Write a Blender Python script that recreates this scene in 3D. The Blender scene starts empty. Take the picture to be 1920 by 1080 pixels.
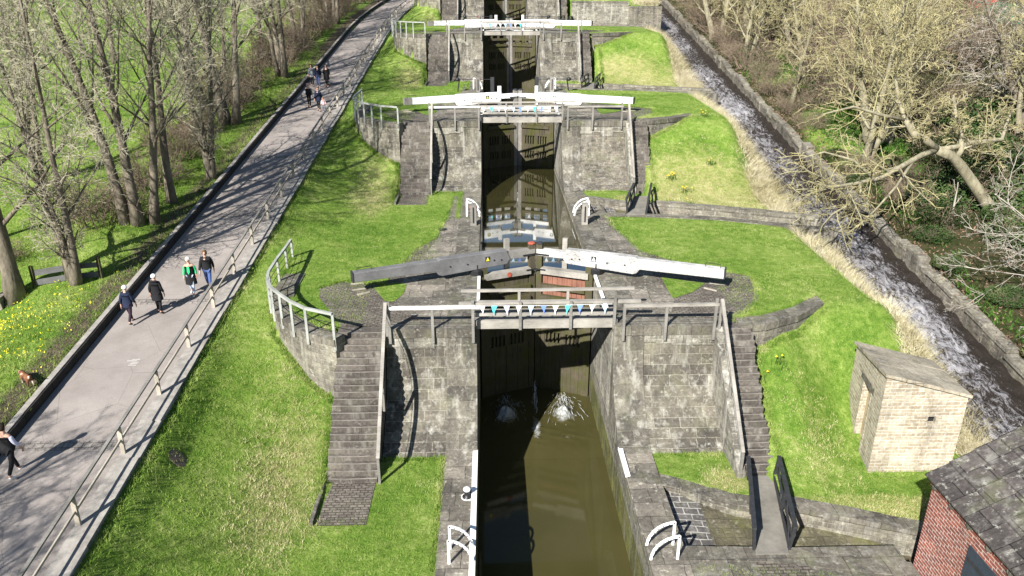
import bpy, math, random
import numpy as np
from mathutils import Vector, Matrix
R = math.radians
rnd = random.Random(7)
np.random.seed(5)
scene = bpy.context.scene
COL = scene.collection

# ------------------------------------------------------------------ camera
CF, CTH, CPS, CZ = 1415.0, R(21.917), R(1.638), 15.891
cam = bpy.data.cameras.new('camera'); cam.sensor_width = 36; cam.lens = CF / 1920 * 36
cam.clip_start = .1; cam.clip_end = 2000
co = bpy.data.objects.new('camera', cam); COL.objects.link(co)
co.location = (0, 0, CZ); co.rotation_euler = (math.pi / 2 - CTH, 0, -CPS)
scene.camera = co
_r = Vector((math.cos(CPS), -math.sin(CPS), 0))
_f = Vector((math.sin(CPS) * math.cos(CTH), math.cos(CPS) * math.cos(CTH), -math.sin(CTH)))
_u = _r.cross(_f)
def ray(x, y): return _f + _r * ((x - 960) / CF) - _u * ((y - 540) / CF)
def U(x, y, z=0, b=0):            # a measured photo point on the plane z + b*Y
    d = ray(x, y); t = (z - CZ) / (d.z - b * d.y); return Vector((0, 0, CZ)) + d * t
def atY(x, y, Y):
    d = ray(x, y); return Vector((0, 0, CZ)) + d * (Y / d.y)

# ------------------------------------------------------------------ light
SAZ, SEL = R(32), R(35)
w = bpy.data.worlds.new('World'); scene.world = w; w.use_nodes = True
nt = w.node_tree; bg = nt.nodes['Background']
sky = nt.nodes.new('ShaderNodeTexSky'); sky.sky_type = 'NISHITA'; sky.sun_disc = False
sky.sun_elevation = SEL; sky.sun_rotation = math.pi + SAZ
nt.links.new(sky.outputs[0], bg.inputs[0]); bg.inputs[1].default_value = .052
sky.dust_density = .3; sky.ozone_density = 3.; sky.air_density = 1.2
sl = bpy.data.lights.new('sun', 'SUN'); sl.energy = 5.0; sl.angle = R(.5); sl.color = (1, .965, .905)
so = bpy.data.objects.new('sun', sl); COL.objects.link(so)
sd = Vector((math.sin(SAZ) * math.cos(SEL), math.cos(SAZ) * math.cos(SEL), -math.sin(SEL)))
so.rotation_euler = sd.to_track_quat('-Z', 'Y').to_euler(); so.location = (-30, -30, 60)
vs = scene.view_settings; vs.view_transform = 'Standard'; vs.look = 'None'; vs.gamma = 1; vs.exposure = 1.12
cy = scene.cycles; cy.max_bounces = 6; cy.diffuse_bounces = 2; cy.glossy_bounces = 3; cy.transparent_max_bounces = 6
cy.caustics_reflective = False; cy.caustics_refractive = False

# ------------------------------------------------------------------ mesh builder
class MB:
    def __init__(s): s.v = []; s.f = []; s.mi = []; s.uv = {}
    def add(s, vs, fs, mi=0, uvs=None):
        o = len(s.v); s.v.extend(vs)
        for k, f in enumerate(fs):
            if uvs and uvs[k]: s.uv[len(s.f)] = uvs[k]
            s.f.append([o + i for i in f]); s.mi.append(mi)
    def box(s, x0, x1, y0, y1, z0, z1, mi=0):
        s.add([(x0,y0,z0),(x1,y0,z0),(x1,y1,z0),(x0,y1,z0),(x0,y0,z1),(x1,y0,z1),(x1,y1,z1),(x0,y1,z1)],
              [(3,2,1,0),(4,5,6,7),(0,1,5,4),(1,2,6,5),(2,3,7,6),(3,0,4,7)], mi)
    def bar(s, a, b, wd, h, mi=0, ref=(0,0,1)):      # box from a to b, wd wide, h tall
        a = Vector(a); b = Vector(b); d = (b - a).normalized(); r = Vector(ref)
        if abs(d.dot(r)) > .95: r = Vector((0, 1, 0))
        sx = d.cross(r).normalized() * (wd / 2); u = sx.cross(d).normalized() * (h / 2)
        p = [tuple(c + i * sx + j * u) for c in (a, b) for i, j in ((-1,-1),(1,-1),(1,1),(-1,1))]
        s.add(p, [(0,1,2,3),(7,6,5,4),(0,4,5,1),(1,5,6,2),(2,6,7,3),(3,7,4,0)], mi)
    def tube(s, pts, rad, n=6, cap=True, mi=0):
        pts = [Vector(p) for p in pts]; o = len(s.v); m = len(pts)
        if not hasattr(rad, '__len__'): rad = [rad] * m
        prev = None
        for i, p in enumerate(pts):
            d = (pts[min(i+1, m-1)] - pts[max(i-1, 0)])
            d = d.normalized() if d.length > 1e-9 else Vector((0,0,1))
            a = prev if prev is not None else (Vector((1,0,0)) if abs(d.x) < .8 else Vector((0,1,0)))
            a = a - d * a.dot(d)
            a = a.normalized() if a.length > 1e-6 else d.orthogonal().normalized()
            prev = a; b = d.cross(a)
            for k in range(n):
                t = 2 * math.pi * k / n
                s.v.append(tuple(p + (a * math.cos(t) + b * math.sin(t)) * rad[i]))
        for i in range(m - 1):
            for k in range(n):
                k2 = (k + 1) % n
                s.f.append([o+i*n+k, o+i*n+k2, o+(i+1)*n+k2, o+(i+1)*n+k]); s.mi.append(mi)
        if cap:
            s.f.append([o + k for k in reversed(range(n))]); s.mi.append(mi)
            s.f.append([o + (m-1)*n + k for k in range(n)]); s.mi.append(mi)
    def prism(s, poly, z0, z1, mi=0):
        n = len(poly); fz = lambda z, x, y: z(x, y) if callable(z) else z
        vs = [(x, y, fz(z0, x, y)) for x, y in poly] + [(x, y, fz(z1, x, y)) for x, y in poly]
        ar = sum(poly[i][0]*poly[(i+1) % n][1] - poly[(i+1) % n][0]*poly[i][1] for i in range(n))
        fs = [tuple(reversed(range(n))), tuple(range(n, 2*n))] + [(i, (i+1) % n, n+(i+1) % n, n+i) for i in range(n)]
        if ar < 0: fs = [tuple(reversed(f)) for f in fs]
        s.add(vs, fs, mi)
    def extr(s, prof, x0, x1, mi=0):                 # YZ profile swept along X, arc-length UVs on the swept faces
        n = len(prof)
        vs = [(x0, y, z) for y, z in prof] + [(x1, y, z) for y, z in prof]
        ar = sum(prof[i][0]*prof[(i+1) % n][1] - prof[(i+1) % n][0]*prof[i][1] for i in range(n))
        fs = [tuple(range(n)), tuple(range(n, 2*n))]; uv = [None, None]; L = 0
        fs[0] = tuple(reversed(fs[0]))
        for i in range(n):
            j = (i+1) % n; l = math.dist(prof[i], prof[j])
            fs.append((i, j, n+j, n+i)); uv.append([(x0, L), (x0, L+l), (x1, L+l), (x1, L)]); L += l
        if ar < 0:
            fs = [tuple(reversed(f)) for f in fs]; uv = [u and list(reversed(u)) for u in uv]
        s.add(vs, fs, mi, uv)
    def lathe(s, prof, c=(0,0,0), n=12, mi=0):
        o = len(s.v)
        for r, z in prof:
            for k in range(n):
                t = 2*math.pi*k/n; s.v.append((c[0]+r*math.cos(t), c[1]+r*math.sin(t), c[2]+z))
        for i in range(len(prof)-1):
            for k in range(n):
                k2 = (k+1) % n
                s.f.append([o+i*n+k, o+i*n+k2, o+(i+1)*n+k2, o+(i+1)*n+k]); s.mi.append(mi)
        s.f.append([o+k for k in reversed(range(n))]); s.mi.append(mi)
        s.f.append([o+(len(prof)-1)*n+k for k in range(n)]); s.mi.append(mi)
    def jitter(s, a, seed=1):
        g = random.Random(seed)
        s.v = [(x+g.uniform(-a,a), y+g.uniform(-a,a), z+g.uniform(-a,a)) for x, y, z in s.v]
    def build(s, name, mats, parent=None, smooth=False, uv=True):
        ox = oy = oz = 0
        if parent is not None:
            q = parent
            while q is not None: ox += q.location.x; oy += q.location.y; oz += q.location.z; q = q.parent
        me = bpy.data.meshes.new(name)
        V = np.array(s.v, dtype=np.float64).reshape(-1, 3) - np.array((ox, oy, oz))
        me.from_pydata(V.tolist(), [], s.f)
        if not isinstance(mats, (list, tuple)): mats = [mats]
        for m in mats: me.materials.append(m)
        if len(mats) > 1: me.polygons.foreach_set('material_index', s.mi)
        if smooth: me.polygons.foreach_set('use_smooth', [True] * len(s.f))
        if uv:
            nl = len(me.loops); ul = me.uv_layers.new(name='uv')
            nrm = np.empty(len(me.polygons) * 3); me.polygons.foreach_get('normal', nrm); nrm = np.abs(nrm.reshape(-1, 3))
            tot = np.empty(len(me.polygons), dtype=np.int32); me.polygons.foreach_get('loop_total', tot)
            vi = np.empty(nl, dtype=np.int32); me.loops.foreach_get('vertex_index', vi)
            nn = np.repeat(nrm, tot, axis=0); P = V[vi] + np.array((ox, oy, oz))
            uvA = np.where((nn[:, 2:3] >= nn[:, 0:1]) & (nn[:, 2:3] >= nn[:, 1:2]), P[:, :2],
                           np.where(nn[:, 0:1] > nn[:, 1:2], P[:, 1:3], P[:, [0, 2]]))
            if s.uv:
                st = np.concatenate(([0], np.cumsum(tot)[:-1]))
                for fi, u in s.uv.items(): uvA[st[fi]:st[fi]+len(u)] = u
            ul.data.foreach_set('uv', uvA.astype(np.float32).ravel())
        me.update()
        o = bpy.data.objects.new(name, me); COL.objects.link(o)
        if parent is not None: o.parent = parent
        return o

def thing(name, label, cat, loc=(0,0,0), group=None):
    o = bpy.data.objects.new(name, None); COL.objects.link(o); o.location = loc
    o.empty_display_size = .2
    return tag(o, label, cat, group)
def tag(o, label, cat, group=None):
    o['label'] = label; o['category'] = cat
    if group: o['group'] = group
    return o
def kind(o, k, label=None):
    o['kind'] = k
    if label: o['label'] = label
    return o
def copy_thing(o, loc, rotz=0, scale=None, label=None, parent=None):
    c = o.copy(); COL.objects.link(c)
    if parent is None:
        c.location = loc; c.rotation_euler = (0, 0, rotz)
        if scale: c.scale = scale if hasattr(scale, '__len__') else (scale,)*3
        if label: c['label'] = label
    else: c.parent = parent
    for ch in list(o.children): copy_thing(ch, None, parent=c)
    return c
def sstep(a, b, t):
    t = max(0., min(1., (t - a) / (b - a))); return t*t*(3-2*t)

# ------------------------------------------------------------------ materials
class N:
    def __init__(s, name):
        s.m = bpy.data.materials.new(name); s.m.use_nodes = True; s.t = s.m.node_tree
        s.p = s.t.nodes['Principled BSDF']; s.p.inputs['Roughness'].default_value = .9
        s.p.inputs['Specular IOR Level'].default_value = .25
    def n(s, ty, **k):
        o = s.t.nodes.new('ShaderNode' + ty)
        for a, b in k.items():
            if a.startswith('i_'): o.inputs[int(a[2:])].default_value = b
            else: setattr(o, a, b)
        return o
    def l(s, a, b): s.t.links.new(a, b)
    def noise(s, vec, scale, detail=4, rough=.6, dist=0):
        o = s.n('TexNoise'); o.inputs['Scale'].default_value = scale; o.inputs['Detail'].default_value = detail
        o.inputs['Roughness'].default_value = rough; o.inputs['Distortion'].default_value = dist
        if vec is not None: s.l(vec, o.inputs['Vector'])
        return o.outputs['Fac']
    def ramp(s, fac, stops, interp='LINEAR'):
        o = s.n('ValToRGB'); e = o.color_ramp; e.interpolation = interp
        while len(e.elements) < len(stops): e.elements.new(.5)
        for q, (p, c) in zip(e.elements, stops):
            q.position = p; q.color = (c, c, c, 1) if not hasattr(c, '__len__') else (*c, 1)
        s.l(fac, o.inputs[0]); return o.outputs[0]
    def mix(s, fac, a, b, mode='MIX'):
        o = s.n('Mix', data_type='RGBA', blend_type=mode)
        for k, v in ((0, fac), (6, a), (7, b)):
            if hasattr(v, 'links') or hasattr(v, 'is_linked'): s.l(v, o.inputs[k])
            elif k == 0: o.inputs[0].default_value = v
            else: o.inputs[k].default_value = (*v, 1) if len(v) == 3 else v
        return o.outputs[2]
    def math(s, op, a, b=0.):
        o = s.n('Math', operation=op)
        for k, v in ((0, a), (1, b)):
            if hasattr(v, 'is_linked'): s.l(v, o.inputs[k])
            else: o.inputs[k].default_value = v
        return o.outputs[0]
    def pos(s, sc=None):
        g = s.n('NewGeometry').outputs['Position']
        if sc:
            m = s.n('Mapping'); m.inputs['Scale'].default_value = sc; s.l(g, m.inputs[0]); return m.outputs[0]
        return g
    def obj(s): return s.n('TexCoord').outputs['Object']
    def bump(s, h, st=.5, d=.02):
        o = s.n('Bump'); o.inputs['Strength'].default_value = st; o.inputs['Distance'].default_value = d
        s.l(h, o.inputs['Height']); s.l(o.outputs[0], s.p.inputs['Normal'])
    def col(s, c):
        if hasattr(c, 'is_linked'): s.l(c, s.p.inputs['Base Color'])
        else: s.p.inputs['Base Color'].default_value = (*c, 1)
    def rough(s, v):
        if hasattr(v, 'is_linked'): s.l(v, s.p.inputs['Roughness'])
        else: s.p.inputs['Roughness'].default_value = v

def masonry(name, bw, bh, c1, c2, mortar=(.42,.4,.36), ms=.018, stain=.55, lichen=.25, moss=.15, dist=.03, bump=.6, squash=1., black=0.35, mossc=(.09,.11,.03), streak=.35):
    n = N(name)
    uv = n.n('UVMap', uv_map='uv').outputs[0]
    nz = n.n('TexNoise'); nz.inputs['Scale'].default_value = 2.2; nz.inputs['Detail'].default_value = 3; n.l(uv, nz.inputs['Vector'])
    sub = n.n('VectorMath', operation='SUBTRACT', i_1=(.5,.5,.5)); n.l(nz.outputs['Color'], sub.inputs[0])
    scl = n.n('VectorMath', operation='SCALE'); scl.inputs['Scale'].default_value = dist * 2; n.l(sub.outputs[0], scl.inputs[0])
    ad = n.n('VectorMath', operation='ADD'); n.l(uv, ad.inputs[0]); n.l(scl.outputs[0], ad.inputs[1])
    b = n.n('TexBrick'); b.inputs['Scale'].default_value = 1; b.inputs['Brick Width'].default_value = bw; b.inputs['Row Height'].default_value = bh
    b.inputs['Mortar Size'].default_value = ms; b.inputs['Mortar Smooth'].default_value = .3; b.offset = .45; b.squash = squash; b.squash_frequency = 3
    b.inputs['Color1'].default_value = (*c1, 1); b.inputs['Color2'].default_value = (*c2, 1); b.inputs['Mortar'].default_value = (*mortar, 1)
    n.l(ad.outputs[0], b.inputs['Vector'])
    P = n.pos()
    c = b.outputs['Color']
    big = n.ramp(n.noise(P, .55, 5, .65), [(.3, 1-stain), (.7, 1.25)])
    c = n.mix(1, c, big, 'MULTIPLY')
    fine = n.ramp(n.noise(P, 9, 5, .7), [(.25, .55), (.75, 1.4)])
    c = n.mix(1, c, fine, 'MULTIPLY')
    st = n.pos((1.1, 1.1, .22))
    if black: c = n.mix(n.ramp(n.noise(st, 1.3, 5, .6), [(.5, 0.), (.68, black*1.6)]), c, (.035,.033,.03))
    if streak: c = n.mix(n.ramp(n.noise(n.pos((1.6, 1.6, .1)), 1.7, 5, .65), [(.52, 0.), (.68, streak)]), c, (.4,.385,.34))
    if lichen: c = n.mix(n.ramp(n.noise(P, 4.5, 8, .75), [(.56, 0.), (.66, lichen)]), c, (.5,.49,.42))
    if moss: c = n.mix(n.ramp(n.noise(P, 1.1, 6, .7), [(.5, 0.), (.7, moss*2)]), c, mossc)
    n.col(c)
    h = n.math('ADD', n.math('MULTIPLY', b.outputs['Fac'], -1.0), n.math('MULTIPLY', n.noise(P, 14, 5, .7), .9))
    n.bump(h, bump, .03)
    return n.m

def plain(name, c, rough=.7, var=.25, scale=6., metallic=0, bump=0., spec=.25, c2=None):
    n = N(name); P = n.obj()
    a = n.ramp(n.noise(P, scale, 5, .65), [(.25, tuple(v*(1-var) for v in c)), (.75, tuple(min(1, v*(1+var)) for v in (c2 or c)))])
    n.col(a); n.rough(rough); n.p.inputs['Metallic'].default_value = metallic
    n.p.inputs['Specular IOR Level'].default_value = spec
    if bump: n.bump(n.noise(P, scale*4, 4), bump, .01)
    return n.m

def timber(name, c, dark=(.1,.09,.08), crack=.5, stretch=(1.2, 9, 9), moss=None):
    n = N(name); P = n.obj()
    m = n.n('Mapping'); m.inputs['Scale'].default_value = stretch; n.l(P, m.inputs[0])
    g = n.noise(m.outputs[0], 2.2, 7, .7)
    c_ = n.mix(n.ramp(g, [(.5, 0.), (.72, crack)]), c, dark)
    c_ = n.mix(1, c_, n.ramp(n.noise(P, 1.1, 5, .6), [(.3, .6), (.7, 1.15)]), 'MULTIPLY')
    if moss: c_ = n.mix(n.ramp(n.noise(P, 1.6, 5, .7), [(.4, 0.), (.62, .85)]), c_, moss)
    n.col(c_); n.rough(.8); n.bump(g, .4, .01)
    return n.m

M = {}
M['ashlar'] = masonry('dark_ashlar', 1.0, .41, (.19,.17,.135), (.085,.076,.063), (.27,.25,.205), .016, .6, .45, .12, .03, .7, squash=.75, streak=.5)
M['pier'] = masonry('pier_ashlar', 1.3, .62, (.2,.182,.148), (.105,.095,.08), (.24,.222,.18), .014, .6, .35, .1, .02, .6, black=.5, streak=.6)
M['rubble'] = masonry('rubble_wall', .3, .15, (.24,.21,.165), (.1,.09,.075), (.2,.18,.15), .02, .5, .4, .2, .035, .9)
M['rubble_pale'] = masonry('pale_rubble_wall', .42, .2, (.27,.245,.195), (.14,.126,.1), (.25,.23,.19), .02, .5, .5, .12, .03, .8, black=.2)
M['lime'] = masonry('limewashed_rubble', .42, .2, (.32,.3,.25), (.15,.14,.115), (.3,.28,.24), .02, .5, .8, .08, .03, .8, black=.25, streak=1.)
M['bed'] = masonry('mossy_channel_bed', .7, .4, (.17,.15,.1), (.12,.11,.065), (.12,.11,.07), .02, .5, .35, .45, .05, .8, black=.3, mossc=(.1,.11,.025), streak=0)
M['strip'] = masonry('pale_path_setts', .3, .21, (.27,.245,.225), (.2,.18,.165), (.13,.115,.1), .02, .3, .2, 0, .03, .6, black=.1, streak=0)
M['moss'] = masonry('mossy_wall', .95, .36, (.12,.115,.04), (.075,.08,.025), (.1,.1,.04), .014, .6, .1, .4, .03, .9, black=.3, mossc=(.14,.15,.025))
M['step'] = masonry('stair_stone', 1.25, .3545, (.14,.122,.105), (.08,.07,.061), (.05,.045,.04), .012, .35, .2, .08, .012, .4, black=.1)
M['nosing'] = plain('worn_nosing', (.23,.205,.175), .9, .45, 2.5)
M['coping'] = masonry('coping_stone', 1.15, .8, (.19,.172,.14), (.115,.104,.086), (.07,.063,.052), .014, .5, .4, .2, .015, .5, black=.3)
M['flag'] = masonry('flagstones', 1.0, .72, (.26,.23,.19), (.14,.126,.104), (.08,.072,.06), .014, .5, .7, .08, .06, .5, 1.3, black=.3, streak=0)
M['sett'] = masonry('stone_setts', .25, .125, (.2,.172,.145), (.12,.104,.088), (.06,.053,.043), .018, .35, .3, .1, .02, .8, black=.1, streak=0)
M['pitch'] = masonry('pitched_channel_stone', .5, .28, (.13,.12,.115), (.085,.08,.076), (.4,.385,.35), .022, .35, .2, .2, .05, .6, black=.1)
M['chamber'] = masonry('wet_chamber_stone', .95, .36, (.2,.185,.15), (.11,.105,.085), (.26,.25,.2), .016, .6, .5, .35, .03, .7, black=.3, mossc=(.12,.13,.025))
M['shed'] = masonry('shed_stone', .5, .135, (.5,.43,.32), (.33,.27,.19), (.6,.56,.48), .016, .3, .5, .03, .012, .8, black=.2)
M['shedroof'] = masonry('shed_roof_slab', 1.3, .9, (.48,.42,.32), (.38,.33,.25), (.2,.175,.13), .014, .45, .5, .1, .05, .6, black=.25)
M['brick'] = masonry('red_brick', .3, .105, (.3,.09,.06), (.17,.055,.045), (.5,.41,.37), .014, .35, .2, .0, .006, .6, black=.3, streak=.1)
M['slate'] = masonry('stone_slates', .8, .62, (.125,.108,.1), (.07,.061,.058), (.02,.018,.017), .014, .5, .55, .25, .012, .6, black=.3)
M['wood'] = timber('weathered_timber', (.33,.308,.272), (.12,.11,.096), .6)
M['wood2'] = timber('grey_timber', (.22,.208,.188), (.085,.08,.07), .65)
M['white'] = timber('white_paint', (.8,.8,.78), (.45,.44,.42), .4)
M['worn'] = timber('worn_white_paint', (.5,.49,.47), (.1,.096,.09), 1., (2.5, 7, 7))
M['blackbeam'] = timber('weathered_black_beam', (.15,.148,.15), (.3,.29,.285), .35)
M['gate'] = timber('wet_gate_timber', (.085,.071,.048), (.014,.012,.01), .8, (4, 4, .5), moss=(.055,.058,.013))
M['gatered'] = timber('rusty_gate_boards', (.24,.11,.075), (.06,.035,.028), .6, (6, 6, 1))
M['black'] = plain('black_iron', (.018,.018,.02), .45, .3, spec=.4)
M['blackpaint'] = plain('black_painted_timber', (.03,.031,.034), .5, .4, spec=.4)
M['ironwhite'] = plain('white_painted_iron', (.86,.86,.85), .4, .06)
M['rust'] = plain('rust_red', (.33,.08,.05), .7, .3)
M['postrail'] = timber('path_rail_timber', (.4,.36,.3), (.15,.13,.11), .5, (9, 1.2, 9))
M['railmetal'] = timber('galvanised_rail', (.36,.37,.34), (.2,.21,.19), .5)
M['slabtop'] = plain('grey_slab', (.19,.177,.152), .9, .35, 2, bump=.3)
M['concrete'] = plain('kerb_concrete', (.27,.25,.225), .9, .4, 3, bump=.4)
M['white2'] = plain('white_edge_paint', (.82,.82,.8), .6, .12, 3)
def asphalt():
    n = N('path_asphalt'); P = n.pos()
    c = n.ramp(n.noise(P, .45, 6, .65), [(.3, (.21,.185,.168)), (.7, (.315,.28,.256))])
    c = n.mix(1, c, n.ramp(n.noise(P, 30, 4, .8), [(.3, .8), (.7, 1.15)]), 'MULTIPLY')
    c = n.mix(n.ramp(n.noise(P, 1.7, 6, .7), [(.52, 0.), (.72, .5)]), c, (.2,.175,.155))
    c = n.mix(n.ramp(n.noise(n.pos((1, .3, 1)), 2.6, 8, .8), [(.62, 0.), (.68, .5)]), c, (.14,.125,.11))
    vo = n.n('TexVoronoi', feature='DISTANCE_TO_EDGE'); vo.inputs['Scale'].default_value = .55; n.l(n.mix(.12, P, n.n('TexNoise').outputs['Color']), vo.inputs['Vector'])
    c = n.mix(n.ramp(vo.outputs['Distance'], [(.0, .6), (.006, 0.)]), c, (.1,.09,.08))
    c = n.mix(n.ramp(n.noise(P, 12, 3, .8), [(.68, 0.), (.74, .5)]), c, (.1,.07,.045))
    n.col(c); n.bump(n.noise(P, 60, 3), .3, .01); return n.m
M['path'] = asphalt()

GREEN = [(.18, (.022,.058,.007)), (.4, (.08,.16,.018)), (.58, (.165,.25,.042)), (.82, (.37,.41,.14))]
DRY = [(.2, (.075,.14,.018)), (.45, (.19,.24,.055)), (.62, (.33,.32,.13)), (.85, (.52,.46,.26))]
SOIL = [(.3, (.05,.042,.028)), (.6, (.12,.1,.065)), (.85, (.2,.165,.11))]
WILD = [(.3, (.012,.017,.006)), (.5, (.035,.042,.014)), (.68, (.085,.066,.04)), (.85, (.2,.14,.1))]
def ground():
    n = N('grass_ground'); P = n.pos()
    at = n.n('Attribute', attribute_name='cover', attribute_type='GEOMETRY')
    sp = n.n('SeparateColor'); n.l(at.outputs['Color'], sp.inputs[0])
    lo = n.noise(P, .35, 4, .6); mid = n.noise(P, 2.3, 6, .7); hi = n.noise(P, 17, 4, .75); hh = n.noise(P, 55, 3, .8)
    f = n.math('ADD', n.math('ADD', n.math('MULTIPLY', lo, .35), n.math('MULTIPLY', mid, .3)), n.math('ADD', n.math('MULTIPLY', hi, .25), n.math('MULTIPLY', hh, .35)))
    f = n.math('ADD', f, n.math('MULTIPLY', n.noise(P, 5.5, 4, .7), .3)); f = n.math('SUBTRACT', n.math('MULTIPLY', f, 1.75), .82)
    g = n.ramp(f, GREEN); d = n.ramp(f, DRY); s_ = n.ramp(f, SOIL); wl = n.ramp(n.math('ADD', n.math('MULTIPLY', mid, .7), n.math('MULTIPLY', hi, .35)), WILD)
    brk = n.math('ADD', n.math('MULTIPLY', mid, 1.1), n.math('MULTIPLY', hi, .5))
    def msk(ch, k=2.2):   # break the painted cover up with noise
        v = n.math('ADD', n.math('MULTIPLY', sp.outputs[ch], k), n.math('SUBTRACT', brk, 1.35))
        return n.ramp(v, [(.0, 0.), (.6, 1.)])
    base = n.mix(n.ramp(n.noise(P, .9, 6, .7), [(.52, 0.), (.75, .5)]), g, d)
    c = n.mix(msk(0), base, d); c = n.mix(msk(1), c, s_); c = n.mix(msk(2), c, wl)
    n.col(c); n.bump(n.math('ADD', hi, n.math('MULTIPLY', mid, 2.)), .8, .08)
    n.p.inputs['Specular IOR Level'].default_value = .1
    return n.m
M['ground'] = ground()
def blade(name, stops, scale=1.3):
    n = N(name); P = n.pos()
    f = n.math('ADD', n.math('MULTIPLY', n.noise(P, scale, 4, .7), .6), n.math('MULTIPLY', n.noise(P, 23, 2, .8), .5))
    f = n.math('ADD', f, n.math('MULTIPLY', n.math('SUBTRACT', n.noise(P, .32, 3, .6), .5), .45))
    n.col(n.ramp(f, stops)); n.rough(.75); n.p.inputs['Specular IOR Level'].default_value = .15
    return n.m
M['blade'] = blade('grass_blades', [(.34, (.03,.09,.008)), (.48, (.11,.2,.025)), (.6, (.23,.31,.065)), (.72, (.48,.47,.22))], 1.6)
M['drygrass'] = blade('pale_dry_grass', [(.3, (.13,.19,.035)), (.5, (.36,.33,.15)), (.7, (.6,.54,.33))], 1.6)
M['straw'] = blade('dry_reed', [(.32, (.1,.1,.035)), (.5, (.36,.315,.17)), (.68, (.64,.58,.42))], 2.5)
M['leaf'] = blade('ivy_leaf', [(.3, (.012,.025,.008)), (.55, (.035,.065,.018)), (.75, (.09,.13,.04))])
M['leaf2'] = blade('fresh_leaf', [(.3, (.02,.05,.008)), (.55, (.045,.1,.015)), (.75, (.1,.18,.03))])
M['litter'] = blade('dead_leaves', [(.3, (.06,.035,.025)), (.55, (.2,.125,.085)), (.75, (.36,.25,.18))])
def bark(name, a, b, sc=3.):
    n = N(name); P = n.obj()
    m = n.n('Mapping'); m.inputs['Scale'].default_value = (1, 1, .35); n.l(P, m.inputs[0])
    f = n.noise(m.outputs[0], sc, 6, .7)
    c = n.ramp(f, [(.3, a), (.7, b)])
    n.col(c); n.bump(n.noise(m.outputs[0], sc*3, 4), .6, .04); return n.m
M['bark'] = bark('grey_bark', (.06,.05,.038), (.24,.205,.155), 4.)
M['twig'] = bark('bare_twigs', (.15,.135,.095), (.5,.46,.34), 1.2)
M['barky'] = bark('lichen_bark', (.12,.105,.07), (.34,.31,.21))
M['twigy'] = bark('lichen_twigs', (.16,.138,.068), (.45,.405,.22), 1.2)
M['twigb'] = bark('bramble_twigs', (.1,.072,.05), (.3,.235,.17))
M['twigw'] = bark('pale_twigs', (.2,.18,.15), (.45,.41,.35))
def canal(name, coat, c1, c2):
    n = N(name); P = n.pos()
    n.col(n.ramp(n.noise(P, .25, 3), [(.3, c1), (.7, c2)]))
    n.rough(.05); n.p.inputs['Specular IOR Level'].default_value = .8 if coat else .4; n.p.inputs['Coat Weight'].default_value = coat; n.p.inputs['Coat IOR'].default_value = 2.0; n.p.inputs['Coat Roughness'].default_value = .02; n.p.inputs['IOR'].default_value = 1.33
    n.bump(n.noise(n.pos((1, .5, 1)), 3.5, 3), .04, .02); return n.m
M['canal'] = canal('canal_water', 1, (.032,.029,.011), (.043,.039,.014))
M['canal_low'] = canal('muddy_canal_water', 0, (.044,.04,.014), (.06,.054,.02))
def foamwater(name, lo, hi, dark, white=(.8,.81,.83), st=(1.9, .75, 1)):
    n = N(name); P = n.pos(st)
    at = n.n('Attribute', attribute_name='foam', attribute_type='GEOMETRY')
    v = n.math('ADD', n.math('ADD', n.math('MULTIPLY', n.noise(P, 1.6, 5, .65, 1.5), 1.0), n.math('MULTIPLY', n.noise(P, 5.5, 7, .8, 1.5), 1.2)), n.math('SUBTRACT', at.outputs['Fac'], .5))
    m = n.ramp(v, [(lo, 0.), (hi, 1.)])
    n.col(n.mix(m, dark, white)); n.rough(n.ramp(m, [(0, .12), (1, .8)]))
    n.p.inputs['Specular IOR Level'].default_value = .5; n.p.inputs['IOR'].default_value = 1.33
    n.bump(v, .7, .12); return n.m
M['stream'] = foamwater('stream_water', .72, 1.12, (.03,.024,.02), (.4,.39,.41))
M['spill'] = foamwater('spill_water', .5, .75, (.02,.018,.012), st=(1.2, 1.2, .5))
# ------------------------------------------------------------------ layout
RISE = 3.9
F = [-20., 25.7, 48.4, 72.0, 95.2, 118.3, 141.]
L = [RISE * i for i in range(8)]
XL, XR = -.6, 4.58                       # chamber faces
LCX = [(-5.7,-.9),(-6.8,-.25),(-7.5,.45),(-8.45,1.6),(-9.05,3.2),(-9.17,5.2),(-9.2,7.7)]   # curved wall: X, Y-F
RCX = [(9.35,-.15),(10.4,.0),(11.9,.75),(13.35,1.95)]
def interp(tab, x):
    tab = sorted(tab)
    if x <= tab[0][0]: return tab[0][1]
    for (a, b), (c, d) in zip(tab, tab[1:]):
        if x <= c: return b + (d-b)*(x-a)/(c-a)
    return tab[-1][1]
def pathz(Y): return .13 * Y + .004*max(0, Y-125)**1.3
def bend(Y): return .0035*max(0, Y-84)**2          # the towpath bends to the right far up
def sX(Y): return 17.9 + max(0, Y-50)*.018
def sH(Y): return sX(Y) - (17.3 + max(0, Y-50)*.055)   # how far the far bank moved with the stream         # stream, left edge
def sZ(Y): return -3.2 + .1635*max(Y, 14)
def farE(X): return interp([(4.8,-4.3),(5.9,-4.4),(8,-5.6),(10,-6.0),(13.3,-7.2),(18.2,-9.3)], X)
def nearE(X): return interp([(5,-7.45),(8,-7.6),(12.4,-8.4),(18.3,-10.8)], X)
def stair(Y, a, b): return sum(RISE*sstep(F[n]+a, F[n]+b, Y) for n in range(1, 7))
def hash2(x, y):
    return math.sin(x*1.7+1.3*math.sin(y*.9))*math.cos(y*1.3+.7*math.sin(x*.6))
def lvl(Y, off): return sum(RISE for n in range(1, 7) if Y > F[n]+off)
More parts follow.
